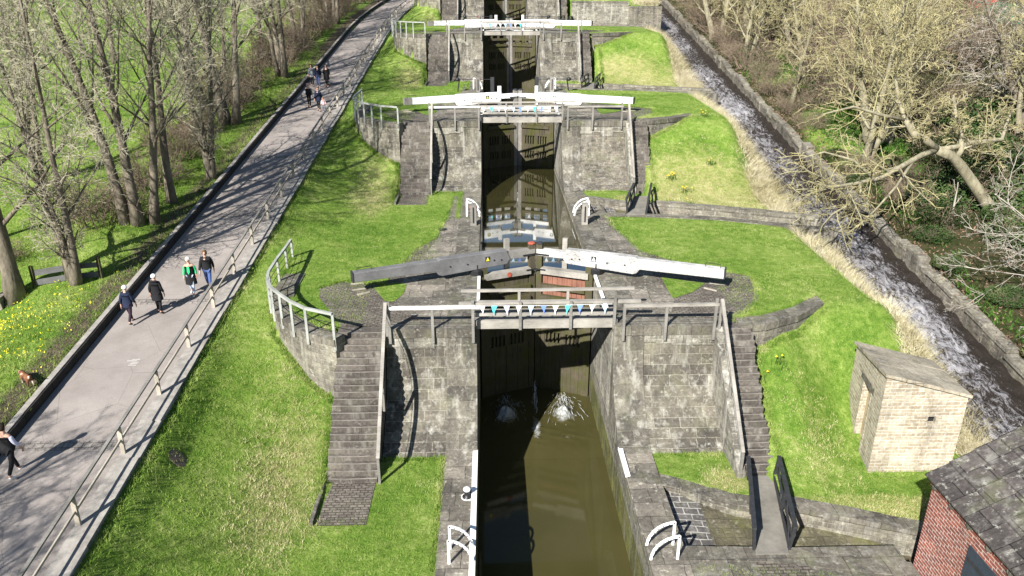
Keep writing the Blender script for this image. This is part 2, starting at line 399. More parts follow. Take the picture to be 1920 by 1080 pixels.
def terr(X, Y):
    pz = pathz(Y); bx = bend(Y)
    if X < -15.02 + bx:
        d = -15.02 + bx - X
        z = pz + .22 + .25*sstep(0, 2.5, d) + .12*hash2(X*.8, Y*.7)*sstep(.5, 3, d)
        if Y < 31.5 and d > 3: z -= .8*sstep(3, 5.5, d)*sstep(31.5, 27., Y)
        return z - .012*max(0, d-12) + .25*hash2(X*.2, Y*.15)*sstep(6, 15, d)
    if X < -10.8 + bx: return pz - .05
    if X < -1.25:
        st = stair(Y, -6, 6.5)
        if X >= -5.78: return lvl(Y, .35)
        t = max(0, min(1, (-5.8 - X) / max(.1, 5.15 - bx))); wgt = t**1.5
        z = st*(1-wgt) + (pz-.1)*wgt; z += (pz-.1-z)*sstep(-9.9, -10.6, X-bx)
        for n in range(1, 7):
            dy = Y - F[n]
            if -1.5 < dy < 7.7 and X > -9.25:
                g = min((math.hypot(X-a, dy-b), b) for a, b in LCX)[1]
                gx = interp([(a, b) for a, b in LCX], X)
                if dy > gx + .3 and X > -8.95 + .0*dy: z = max(z, L[n])
        return z + (.04*hash2(X, Y) if min(abs(z-q) for q in L) > .03 else 0)
    if X < 5.1: return lvl(Y, .35) - 9.5
    xs = sX(Y); zs = sZ(Y)
    if X > 9.5 and Y > F[4]+farE(X)+.5 and X < xs-.2 and Y < F[4]+3: return max(L[3]+2.05, stair(Y, -5.7, 2.3))
    if X < xs + .15:
        if X < 9.5: z = lvl(Y, .35)
        else:
            pw = 1.15+1.5*sstep(11, 13.5, X)
            z = sum(RISE*(sstep(F[n]-5.7, F[n]+2.3, Y)**(pw if n == 1 else 1.15)) for n in range(1, 7))
            for n in range(1, 7):
                if X < 13.5 and interp(RCX, X) + .3 < Y - F[n] < 4: z = max(z, L[n])
        if X > 9.8 and min(abs(z-q) for q in L) > .03: z += .05*hash2(X, Y)
        t = sstep(xs-1.15-1.45*sstep(25.2, 29, Y), xs+.1, X)
        z = z*(1-t) + (zs-.35)*t
        for n in range(1, 7):
            dy = Y - F[n]
            if nearE(X) - .3 < dy < farE(X) + .3 and X < xs - .1 and n < 6:
                z = min(z, L[n-1] - .72 - .25*sstep(8, 17, X))
        return z
    if X < xs + 3.25: return zs - .5
    d = X - xs - 3.25
    if d < .35: return zs - .4
    return zs + .75 + 1.75*(1-math.exp(-d/7)) + .35*hash2(X*.35, Y*.3)*sstep(.5, 4, d) - .07*max(0, d-14)
def vterr(X, Y): return terr(X, Y)

# ground sheet
def axis(segs):
    out = []
    for a, b, s in segs:
        k = max(1, round((b-a)/s)); out += [a + (b-a)*i/k for i in range(k)]
    return out + [segs[-1][1]]
xs_ = axis([(-170,-60,10),(-60,-24,1.5),(-24,-15.2,.5),(-15.2,-10.8,.2),(-10.8,-5.9,.25),(-5.9,-1.5,.4),(-1.5,-1.0,.5),(-1.0,4.9,1.),(4.9,5.4,.5),(5.4,24,.25),(24,60,1.2),(60,190,10)])
ys_ = axis([(-4,12,1.),(12,62,.25),(62,125,.35),(125,190,2.5),(190,420,14)])
V = [(x, y, terr(x, y)) for y in ys_ for x in xs_]
nx = len(xs_); ny = len(ys_)
g = MB(); g.v = V
g.f = [[j*nx+i, j*nx+i+1, (j+1)*nx+i+1, (j+1)*nx+i] for j in range(ny-1) for i in range(nx-1)]; g.mi = [0]*len(g.f)
gnd = kind(g.build('ground', M['ground'], smooth=True, uv=False), 'structure', 'green lawn, meadow and banks on either side of the locks')
cov = np.zeros((len(V), 4), dtype=np.float32); cov[:, 3] = 1
def blob(x, y, cx, cy, rx, ry): return max(0., 1 - ((x-cx)/rx)**2 - ((y-cy)/ry)**2)
def cover(x, y):
    bx = bend(y); r = gg = b = 0.
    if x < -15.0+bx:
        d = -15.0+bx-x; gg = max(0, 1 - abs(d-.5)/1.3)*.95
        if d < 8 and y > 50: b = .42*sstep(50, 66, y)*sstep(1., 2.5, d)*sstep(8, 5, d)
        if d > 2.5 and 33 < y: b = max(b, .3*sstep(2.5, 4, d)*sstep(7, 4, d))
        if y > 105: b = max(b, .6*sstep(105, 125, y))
    elif x < -5:
        for n in range(1, 6):
            r = max(r, .5*blob(x, y, -7.0, F[n]-4.4, 1.9, 5.2), .3*blob(x, y, -7.6, F[n]-.7, 2.2, 2.5))
        gg = max(0, .5 - abs(x+10.9-bx)/.35)
    elif x < 5: gg = max(0, .7-abs(x+1.75)/.3)
    else:
        X_ = sX(y); d = X_ - x
        if d > -.2:
            r = .12*sstep(2.0, .3, d); gg = max(gg, .42*sstep(1.7, .4, d))
            for n in range(1, 6):
                dy = y-F[n]
                if 9.5 < x: r = max(r, .75*blob(x, dy, 12.5, -6.2, 5, 1.4))
                if n >= 2 and x > 9.6: r = max(r, .72*blob(x, dy, 12.5, -4.5, 6, 5.0))
                if n == 1 and x > 9.6: r = max(r, .3*blob(x, dy, 11.5, -3.0, 2.0, 2.6))
                if x < 9.6: r = max(r, .55*blob(x, dy, 8.2, -4.2, 1.4, 1.0))
                if dy > nearE(x)-.1 and dy < farE(x)+.1: gg = .8; 
        else:
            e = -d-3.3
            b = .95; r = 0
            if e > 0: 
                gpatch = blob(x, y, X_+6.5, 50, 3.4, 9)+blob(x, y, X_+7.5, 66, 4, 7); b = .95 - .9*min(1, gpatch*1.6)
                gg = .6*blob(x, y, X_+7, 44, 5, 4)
    return (r, gg, b, 1)
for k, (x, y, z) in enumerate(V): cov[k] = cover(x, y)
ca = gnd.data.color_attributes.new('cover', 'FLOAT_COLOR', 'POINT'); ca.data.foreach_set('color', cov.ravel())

# towpath, its brick cross strips and kerbs
def strip(xa, xb, dz, y0, y1, stp=1.5):
    m = MB(); yy = axis([(y0, y1, stp)])
    vs = []
    for y in yy: vs += [(xa+bend(y), y, pathz(y)+dz), (xb+bend(y), y, pathz(y)+dz)]
    m.add(vs, [(2*i, 2*i+1, 2*i+3, 2*i+2) for i in range(len(yy)-1)]); return m
kind(strip(-15.0, -11.4, 0, 6, 175).build('towpath', M['path']), 'structure', 'pale grey tarmac towpath climbing beside the locks')
for i in range(8):
    y = 20.05 + 8.75*i
    kind(strip(-14.98, -11.42, .006, y, y+.42, .21).build('path_brick_strip', M['strip']), 'structure', 'thin row of stone setts laid across the towpath')
m = MB()
M['edging'] = plain('shade_dark_edging', (.03,.027,.024), .9, .4, 3)  # near-black body: the shade on its path-facing side is put into the colour
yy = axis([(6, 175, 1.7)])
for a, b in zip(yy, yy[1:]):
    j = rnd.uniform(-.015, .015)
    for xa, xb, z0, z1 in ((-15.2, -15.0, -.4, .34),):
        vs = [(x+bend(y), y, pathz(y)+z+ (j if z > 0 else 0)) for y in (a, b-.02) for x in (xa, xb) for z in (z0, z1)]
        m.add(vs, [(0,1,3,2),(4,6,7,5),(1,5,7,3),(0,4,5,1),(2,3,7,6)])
kind(m.build('path_edging', M['edging']), 'structure', 'raised edging along the tree side of the towpath, its shade painted dark')
m = MB()
for a, b in zip(yy, yy[1:]):
    vs = [(x+bend(y), y, pathz(y)+z) for y in (a, b-.02) for x in (-15.26, -15.06) for z in (.3, .37)]
    m.add(vs, [(0,1,3,2),(4,6,7,5),(1,5,7,3),(0,4,5,1),(2,3,7,6)])
kind(m.build('path_edging_cap', M['concrete']), 'structure', 'thin pale top of the path edging')
m = MB()
for a, b in zip(yy, yy[1:]):
    j = rnd.uniform(-.02, .02); e = rnd.uniform(-.04, .04)
    vs = [(x+bend(y), y, pathz(y)+z) for y in (a, b-.015) for x in (-11.42, -10.76+e) for z in (-.8, .02+j)]
    m.add(vs, [(0,1,3,2),(4,6,7,5),(1,5,7,3),(0,4,5,1),(2,3,7,6)])
kind(m.build('path_kerb', M['concrete']), 'structure', 'grey stone kerb between towpath and lawn')

# white lettering-like stencil on the path is only a worn paint patch
p = U(250, 678, .01, .13)
m = MB()
for k in range(5):
    y = p.y - .22 + .09*k; o = rnd.uniform(-.14, .14)
    m.add([(p.x-.15+o, y, pathz(y)+.005), (p.x+.15+o*.5, y, pathz(y)+.005), (p.x+.15+o*.5, y+.014, pathz(y+.014)+.005), (p.x-.15+o, y+.014, pathz(y+.014)+.005)], [(0,1,2,3)])
kind(m.build('path_paint', M['white2']), 'structure', 'worn white painted lines on the towpath')

# ------------------------------------------------------------------ lock masonry
ORD = ['', 'nearest', 'second', 'third', 'farthest']
AT = ['', 'at the nearest footbridge', 'at the second footbridge', 'at the third footbridge', 'at the topmost visible lock']
RUN = 2.6
def face(n, k=14, e=2.8):               # concave battered face from foot to crest
    return [(F[n]-RUN*(1-i/k)**e, L[n-1]+RISE*i/k) for i in range(k+1)]
for n in range(0, 5):
    for s in (0, 1):
        xa, xb = ((-1.75, XL), (XR, 5.75))[s]
        side = ('left', 'right')[s]
        if n == 0:
            t = thing('lock_wall', f'dark flagged coping wall along the {side} edge of the nearest canal water', 'wall', (xa, 12, 0), 'lock chamber walls')
            m = MB(); m.extr([(-4,-7.5),(F[1]-RUN,-7.5),(F[1]-RUN,.05),(-4,.05)], xa, xb); m.build('pier', M['flag'] , t)
            m = MB(); m.box(*((XL-.001, XL+.012) if s == 0 else (XR-.012, XR+.001)), 6, F[1]+6, -.95, -.12); m.build('chamber_face', M['chamber'], t)
            m = MB(); m.box(*((XL-.001, XL+.012) if s == 0 else (XR-.014, XR+.001)), 6, F[1]+6, -2.7, -.95); m.build('mossy_face', M['moss'], t)
            continue
        t = thing('lock_wall', f'{side} stone wall of the lock chamber {AT[n]}', 'wall', (xa, F[n], L[n-1]), 'lock chamber walls')
        prof = face(n); prof[-1] = (F[n], L[n]-.32)
        prof = [q for q in prof if q[1] <= L[n]-.32]
        zb = L[n-1]-6.5
        m = MB(); m.extr([(F[n]-RUN, zb)] + prof + [(F[n], L[n]-.3), (F[n+1]-RUN, L[n]-.3), (F[n+1]-RUN, zb)], xa, xb); m.build('pier', M['pier'], t)
        xe = (-4.02, -1.75) if s == 0 else (5.75, 8.72)
        pf = [(y+.05, z) for y, z in prof]
        m = MB(); m.extr([(F[n]-RUN, zb+3)] + pf + [(F[n]+.05, L[n]-.32), (F[n]+1.0, L[n]-.32), (F[n]+1.0, zb+3)], *xe); m.build('wing_face', M['rubble'] if (n == 2 and s) else M['ashlar'], t)
        m = MB(); x = xe[0]      # paler upper course of mixed stones under the coping
        while x < xe[1]-.05:
            xn = min(xe[1], x+rnd.uniform(.35, .8)); zl = L[n]-rnd.choice((.62, .7, .95, .78))
            m.box(x+.006, xn-.006, F[n]-.012-rnd.uniform(0, .01), F[n]+.3, zl, L[n]-.325); x = xn
        m.build('upper_course', M['lime'], t)
        x0, x1 = ((-4.02, XL), (XR, 8.72))[s]
        m = MB(); x = x0
        while x < x1-.05:                # coping stones along the crest
            xn = min(x1, x+rnd.uniform(.9, 1.5)); xn = x1 if x1-xn < .5 else xn
            m.box(x+.006, xn-.006, F[n]-.04-rnd.uniform(0, .02), F[n]+.62, L[n]-.32, L[n]+.05+rnd.uniform(-.008, .008)); x = xn
        m.build('crest_coping', M['coping'], t)
        m = MB(); y = F[n]+.64
        while y < F[n+1]-RUN-.05:        # coping stones along the chamber edge
            yn = min(F[n+1]-RUN, y+rnd.uniform(1.1, 1.9)); m.box(xa, xb, y+.006, yn-.006, L[n]-.3, L[n]+.045+rnd.uniform(-.008, .01)); y = yn
        m.build('edge_coping', M['coping'], t)
        m = MB(); m.box(*((XL-.001, XL+.012) if s == 0 else (XR-.012, XR+.001)), F[n]+.2, F[n+1]+6 if n < 4 else F[n]+8, L[n]-3.98, L[n]-.35); m.build('chamber_face', M['lime'] if s else M['chamber'], t)
        # white painted edging near the gate
        m = MB(); m.box(*((XL-.02, XL+.1) if s == 0 else (XR-.1, XR+.02)), F[n]+1.3, F[n]+5.2, L[n]+.03, L[n]+.14); m.build('white_edging', M['white2'], t)
        # curved retaining wall behind
        if s == 0:
            c = thing('curved_wall', f'curved stone retaining wall left of the stone stairs {AT[n]}', 'wall', (-5.8, F[n]-.8, L[n-1]), 'curved retaining walls')
            pts = [Vector((a, F[n]+b, 0)) for a, b in LCX]
            fine = []
            for i in range(len(pts)-1):
                for k in range(4):
                    p0 = pts[max(i-1,0)]; p1 = pts[i]; p2 = pts[i+1]; p3 = pts[min(i+2,len(pts)-1)]; q = k/4
                    fine.append(.5*((2*p1)+(p2-p0)*q+(2*p0-5*p1+4*p2-p3)*q*q+(3*p1-p0-3*p2+p3)*q**3))
            fine.append(pts[-1])
            off = []
            for i, p in enumerate(fine):
                d = (fine[min(i+1,len(fine)-1)] - fine[max(i-1,0)]).normalized(); off.append(p + Vector((d.y, -d.x, 0))*.55)
            m = MB(); acc = 0; mc = MB()
            for i in range(len(fine)-1):
                a, b, c2, d2 = fine[i], fine[i+1], off[i+1], off[i]; l = (b-a).length
                z0, z1 = L[n]-3.2, L[n]-.22
                m.add([(a.x,a.y,z0),(b.x,b.y,z0),(b.x,b.y,z1),(a.x,a.y,z1)], [(1,0,3,2)], 0, [[(acc+l,z0),(acc,z0),(acc,z1),(acc+l,z1)]])
                m.add([(d2.x,d2.y,z0),(c2.x,c2.y,z0),(c2.x,c2.y,z1),(d2.x,d2.y,z1)], [(0,1,2,3)])
                if i == 0: m.add([(a.x,a.y,z0),(d2.x,d2.y,z0),(d2.x,d2.y,z1),(a.x,a.y,z1)], [(0,1,2,3)])
                o = [p + (p-q).normalized()*.04 for p, q in ((a, d2), (b, c2))]
                w_ = 1. if i < 16 else 1.6
                ii = [a+(d2-a)*w_, b+(c2-b)*w_]
                e0, e1 = L[n]-.22, L[n]+.05+rnd.uniform(-.006,.006)
                vs = [(o[0].x,o[0].y,e0),(o[1].x,o[1].y,e0),(ii[1].x,ii[1].y,e0),(ii[0].x,ii[0].y,e0)]; vs += [(x,y,e1) for x,y,_ in vs]
                mc.add(vs, [(0,1,2,3),(7,6,5,4),(1,0,4,5),(2,1,5,6),(3,2,6,7),(0,3,7,4)]); acc += l
            m.build('wall_face', M['rubble_pale'], c); mc.build('coping', M['coping'], c)
        elif n == 4:
            c = thing('retaining_wall', 'large pale coursed stone wall right of the topmost lock, reaching the stream', 'wall', (14, F[4]-2.2, L[3]))
            for nm, xa_, xb_, z1, mt in (('wall_face', 9.2, 15.2, L[3]+2.3, 'lime'), ('wall_end', 15.21, 18.6, L[3]+1.8, 'rubble')):
                m = MB(); mc = MB()
                for q, za_, zb_, e in ((m, L[3]-1.5, z1, 0), (mc, z1, z1+.2, .05)):
                    A = Vector((xa_, F[4]+farE(xa_)+.1-e, 0)); B = Vector((xb_, F[4]+farE(xb_)+.1-e, 0)); D = Vector((0, .5+2*e, 0))
                    vs = [(p_.x, p_.y, z_) for z_ in (za_, zb_) for p_ in (A, B, B+D, A+D)]
                    q.add(vs, [(3,2,1,0),(4,5,6,7),(0,1,5,4),(1,2,6,5),(2,3,7,6),(3,0,4,7)])
                m.build(nm, M[mt], c); mc.build('coping', M['coping'], c)
        else:
            c = thing('wing_wall', f'low curved wing wall with thick coping right of the stairs {AT[n]}', 'wall', (9.4, F[n], L[n]-1), 'wing walls')
            m = MB(); mc = MB()
            pts = [(a+(b-a)*k/4, interp(RCX, a+(b-a)*k/4)+F[n]) for (a, _), (b, _) in zip(RCX, RCX[1:]) for k in range(4)] + [(13.4, F[n]+1.95)]
            wd = .8
            for (a, ya), (b, yb) in zip(pts, pts[1:]):
                for q, z0, z1, e in ((m, L[n]-2.4, L[n]-.2, .05), (mc, L[n]-.2, L[n]+.07+rnd.uniform(-.01,.01), 0)):
                    vs = [(a,ya+e,z0),(b-.01,yb+e,z0),(b-.01,yb+wd,z0),(a,ya+wd,z0)]; vs += [(x,y,z1) for x,y,_ in vs]
                    q.add(vs, [(3,2,1,0),(4,5,6,7),(0,1,5,4),(1,2,6,5),(2,3,7,6),(3,0,4,7)])
            m.build('wall_face', M['rubble_pale'], c); mc.build('coping', M['coping'], c)

# stairs ---------------------------------------------------------------
SQ = [0, 4.0, 3.2, 3.1, 3.1]
LSX = [0, (-5.72,-4.02), (-5.55,-3.75), (-5.45,-3.7), (-5.45,-3.7)]
RSX = [0, (8.72,9.72), (8.95,9.95), (8.2,9.05), (8.2,9.05)]
NST = 22
for n in range(1, 5):
    for s in (0, 1):
        x0, x1 = (LSX, RSX)[s][n]; q = SQ[n]
        t = thing('stone_stairs', f'{("wide", "narrow")[s]} flight of worn stone steps {("left", "right")[s]} of the lock {AT[n]}', 'stairs', ((x0+x1)/2, F[n]-q, L[n-1]), 'stone stairs beside the locks')
        m = MB(); tr = q/NST; rs = RISE/NST
        for i in range(NST):
            y0 = F[n]-q+i*tr; zt = L[n-1]+(i+1)*rs
            jx = rnd.uniform(-.03, .05) if s == 0 else 0; jr = rnd.uniform(-.03, .08) if s else rnd.uniform(0, .02)
            zj = rnd.uniform(-.012, .008)
            y1 = y0+tr+.12 if i < NST-1 else F[n]+.5
            # a worn tread with a dished middle and a slightly proud nosing
            xx = [x0-jx, x0+(x1-x0)*.3, x0+(x1-x0)*.6, x1+jr]; dz = [0, -.012, -.015, 0]
            vs = []
            for x, d in zip(xx, dz): vs += [(x, y0-.015, zt-.6*rs*2), (x, y0-.015, zt+zj+d), (x, y1, zt+zj+d), (x, y1, zt-.6*rs*2)]
            fs = []; uvs = []
            v0 = i*.3545 + .01
            for k in range(3):
                a = 4*k; b = 4*k+4
                fs += [(a, b, b+1, a+1), (a+1, b+1, b+2, a+2)]
                sh = (i*.47) % 1.2
                uvs += [[(xx[k]+sh, v0), (xx[k+1]+sh, v0), (xx[k+1]+sh, v0+.14), (xx[k]+sh, v0+.14)], [(xx[k]+sh, v0+.14), (xx[k+1]+sh, v0+.14), (xx[k+1]+sh, v0+.33), (xx[k]+sh, v0+.33)]]
            fs += [(0,1,2,3), (15,14,13,12)]; uvs += [None, None]
            m.add(vs, fs, 0, uvs)
            m.add([(a, b, c+.0025) for x, d in zip(xx, dz) for a, b, c in ((x, y0-.017, zt+zj+d), (x, y0+.03+.02*rnd.random(), zt+zj+d))], [(2*k, 2*k+2, 2*k+3, 2*k+1) for k in range(3)], 1)
        m.build('tread', [M['step'], M['nosing']], t)
        m = MB(); m.extr([(F[n]-q+.1, L[n-1]-.6), (F[n]+.4, L[n]-.25-.35), (F[n]+.4, L[n-1]-3), (F[n]-q+.1, L[n-1]-3)], x0+.03, x1-.03); m.build('stair_side', M['lime'] if s else M['ashlar'], t)
        if s == 1:
            m = MB(); m.extr([(F[n]-q-.1, L[n-1]-.4), (F[n]-q-.1, L[n-1]+.2), (F[n]-.05, L[n]+.02), (F[n]-.05, L[n-1]-.4)], x0-.3, x0-.005); m.build('parapet', M['lime'], t)
        else:
            m = MB(); m.bar((x0-.08, F[n]-q-2.2, L[n-1]+.02), (x0-.08, F[n]-q+.2, L[n-1]+.02), .12, .26); m.build('landing_kerb', M['coping'], t)
            m = MB(); m.box(x0+.1, x1-.05, F[n]-q-2.2, F[n]-q-.02, L[n-1]-.2, L[n-1]+.02); m.build('landing', M['sett'], t)

# paved decks (sheets just above the ground)
def sheet(name, polypx, n, mat, lab, dz=.016):
    pts = [U(x, y, L[1]) for x, y in polypx]; dy = F[n]-F[1]; dl = L[n]
    m = MB(); m.add([(p.x, p.y+dy, dl+dz) for p in pts], [tuple(reversed(range(len(pts))))])
    me = m.build(name, M[mat])
    if me.data.polygons[0].normal.z < 0: me.data.flip_normals()
    return kind(me, 'structure', lab)
for n in range(1, 5):
    sheet('lock_paving', [(640,612),(600,560),(598,540),(640,528),(720,535),(775,470),(815,448),(838,410),(850,370),(880,370),(882,612)], n, 'sett', 'stone setts around the balance beam')
    sheet('lock_paving', [(760,590),(735,560),(760,520),(820,450),(845,400),(852,368),(885,368),(876,612)], n, 'flag', 'large flagstones by the lock edge', .024)
    sheet('lock_paving', [(1170,612),(1118,385),(1128,384),(1155,430),(1200,470),(1300,500),(1410,518),(1425,560),(1378,606),(1340,612)], n, 'sett', 'stone setts around the balance beam')
    sheet('lock_paving', [(1175,612),(1112,385),(1124,384),(1150,425),(1215,480),(1225,520),(1265,560),(1255,600),(1230,612)], n, 'flag', 'large flagstones by the lock edge', .024)
    sheet('grass_patch', [(700,540),(745,530),(763,535),(757,552),(738,567),(722,566)], n, 'ground', 'small triangle of grass in the paving', .034)
    sheet('grass_patch', [(1240,521),(1290,528),(1322,532),(1300,548),(1262,561),(1252,545)], n, 'ground', 'small triangle of grass in the paving', .034)
# flat concrete pad the near left slab
m = MB(); m.box(4.6, 12.2, F[1]-9.4, F[1]-7.62, -.4, .022)
kind(m.build('near_paving', M['coping']), 'structure', 'flagged edge in front of the spillway')
m = MB(); m.box(7.7, 9.3, F[1]-9.6, F[1]-8.0, -.4, .034); kind(m.build('near_paving', M['sett']), 'structure', 'stone setts at the foot of the slab bridge')
# ------------------------------------------------------------------ water
WZ = [-2.3, L[1]-.4, L[2]-2.2, L[3]-2.2]
for n in range(0, 4):
    z = WZ[n]; y0 = F[n]+5.75 if n else 3; y1 = F[n+1]+5.75
    v = [(XL-.1, y0, z)] + ([(2., y0+1.05, z)] if n else []) + [(XR+.1, y0, z), (XR+.1, y1, z), (2., y1+1.05, z), (XL-.1, y1, z)]
    m = MB(); m.add(v, [tuple(range(len(v)))])
    kind(m.build('canal_water', M['canal'] if n else M['canal_low']), 'structure', 'still brown canal water in the lock chamber')
def attr(o, name, vals):
    a = o.data.attributes.new(name, 'FLOAT', 'POINT'); a.data.foreach_set('value', np.array(vals, dtype=np.float32))
# churned water below the nearest gate
m = MB(); nn = 80
vs = []; fo = []
for j in range(nn):
    for i in range(nn):
        x = XL+.02+(XR-XL-.04)*i/(nn-1); y = 26.2+(31.2-26.2)*j/(nn-1)
        e = min(1, (y-26.2)/2.2)*min(1, 1.+0*x)
        f = .0
        for cx in (.55, 3.2): f = max(f, .85*math.exp(-((x-cx)/.8)**2-((y-29.6)/.9)**2))
        f = max(f, .8*math.exp(-((x-1.9)/.35)**2-((y-28.6)/1.4)**2), .55*math.exp(-((x-3.3)/1.3)**2-((y-27.9)/.45)**2), .4*math.exp(-((y-28.4)/.4)**2))
        vs.append((x, y, WZ[0]+.012+.12*f*f*(.5+.5*math.sin(x*9+y*5)*math.cos(y*8-x*3))+sum(.4*math.exp(-((x-cx_)/.32)**2-((y-29.75)/.5)**2)*(.75+.25*math.sin(x*17+3*math.cos(y*11))) for cx_ in (.55, 3.2)))); fo.append(f-.22)
m.add(vs, [(j*nn+i, j*nn+i+1, (j+1)*nn+i+1, (j+1)*nn+i) for j in range(nn-1) for i in range(nn-1)])
n_ = N('churned_water'); P = n_.pos((1.2, 1, 1))
at = n_.n('Attribute', attribute_name='foam', attribute_type='GEOMETRY')
v_ = n_.math('ADD', n_.math('MULTIPLY', n_.noise(P, 2.2, 7, .75, 1.), 1.1), n_.math('SUBTRACT', at.outputs['Fac'], .35))
mm = n_.ramp(v_, [(.55, 0.), (.95, 1.)]); n_.col(n_.mix(mm, n_.ramp(n_.noise(n_.pos(), .25, 3), [(.3, (.044,.04,.014)), (.7, (.06,.054,.02))]), (.5,.52,.53))); n_.rough(n_.ramp(mm, [(0,.08),(1,.8)])); n_.bump(mm, .4, .06)
n_.p.inputs['Specular IOR Level'].default_value = .4; n_.p.inputs['IOR'].default_value = 1.33
M['churn'] = n_.m
o = kind(m.build('churned_water', M['churn'], smooth=True, uv=False), 'structure', 'foaming water at the foot of the nearest gates'); attr(o, 'foam', fo)
# jets of leaking water
M['spray'] = plain('spray_water', (.45,.47,.48), .4, .1)
for cx, wd, h, lab in ((.55, .36, .42, 'white jet of water leaking through the left gate leaf'), (3.2, .42, .46, 'white jet of water leaking through the right gate leaf'), (1.93, .06, 1.0, 'thin spout of water falling between the two gate leaves')):
    m = MB(); g = random.Random(int(cx*100)); wide = wd > .2
    for q in range(220 if wide else 120):        # a low fan of fine falling streaks
        a = g.gauss(0, .5); h0 = h*g.uniform(.3, 1.15); vy = g.uniform(.3, 2.2)*(1 if wide else .5); t0 = g.random(); t1 = min(1.02, t0+g.uniform(.08, .25)); r_ = g.uniform(.002, .007)
        f0 = lambda t_: Vector((cx+wd*a*(.35+2.2*t_), 30.9-vy*t_, WZ[0]+h0*(1-t_*t_)+.02))
        A, B = f0(t0), f0(t1); sd_ = Vector((r_, 0, r_*.6)); m.add([tuple(A), tuple(A.lerp(B, .6)-sd_), tuple(B), tuple(A.lerp(B, .6)+sd_)], [(0,1,2,3)])
    kind(m.build('water_jet', M['spray'], smooth=True, uv=False), 'stuff', lab)
# stream
m = MB(); ys = axis([(6, 60, .22), (60, 125, .4)]); K = 17; vs = []; fo = []
for y in ys:
    for i in range(K):
        u = i/(K-1); x = sX(y)-.4+4.1*u
        h = .07*math.sin(x*3.1+1.9*math.sin(y*1.3))*math.sin(y*2.3+x)+.05*math.sin(y*5.1+2*math.sin(x*4.))
        fm = .1+.1*math.sin(y*.42+1.2)*math.cos(y*.21)
        fm = fm + .12*math.exp(-((u-.36)/.4)**2) - .5*sstep(.6, .95, u)*(.75+.25*math.sin(y*.25+2)) 
        vs.append((x, y, sZ(y)+h+.05*fm)); fo.append(fm)
m.add(vs, [(j*K+i, j*K+i+1, (j+1)*K+i+1, (j+1)*K+i) for j in range(len(ys)-1) for i in range(K-1)])
o = kind(m.build('stream', M['stream'], smooth=True, uv=False), 'structure', 'fast white-flecked stream tumbling down beside the locks'); attr(o, 'foam', fo)
# far bank wall of the stream
t = thing('stream_wall', 'mossy old stone wall along the wooded side of the stream', 'wall', (21.7, 40, sZ(40)))
m = MB(); mc = MB(); y = 12.
while y < 118:
    yn = y+rnd.uniform(.7, 1.5); jx = rnd.uniform(-.06, .06); jz = rnd.uniform(-.08, .08)
    x = sX(y)+3.22; 
    jz *= 2.2; jx *= 1.6
    for q, za, zb, e, wd in ((m, -.7, .55+jz, jx*.5, .5), (mc, .55+jz, .72+jz, -.06+jx, .55)):
        vs = [(x+e, y, sZ(y)+za), (x+e+wd, y, sZ(y)+za), (sX(yn)+3.22+e+wd, yn-.02, sZ(yn)+za), (sX(yn)+3.22+e, yn-.02, sZ(yn)+za)]
        vs += [(a, b, c-za+zb) for a, b, c in vs]
        q.add(vs, [(3,2,1,0),(4,5,6,7),(0,1,5,4),(1,2,6,5),(2,3,7,6),(3,0,4,7)])
    y = yn
m.build('wall_face', M['rubble'], t); mc.build('coping', M['rubble_pale'], t)

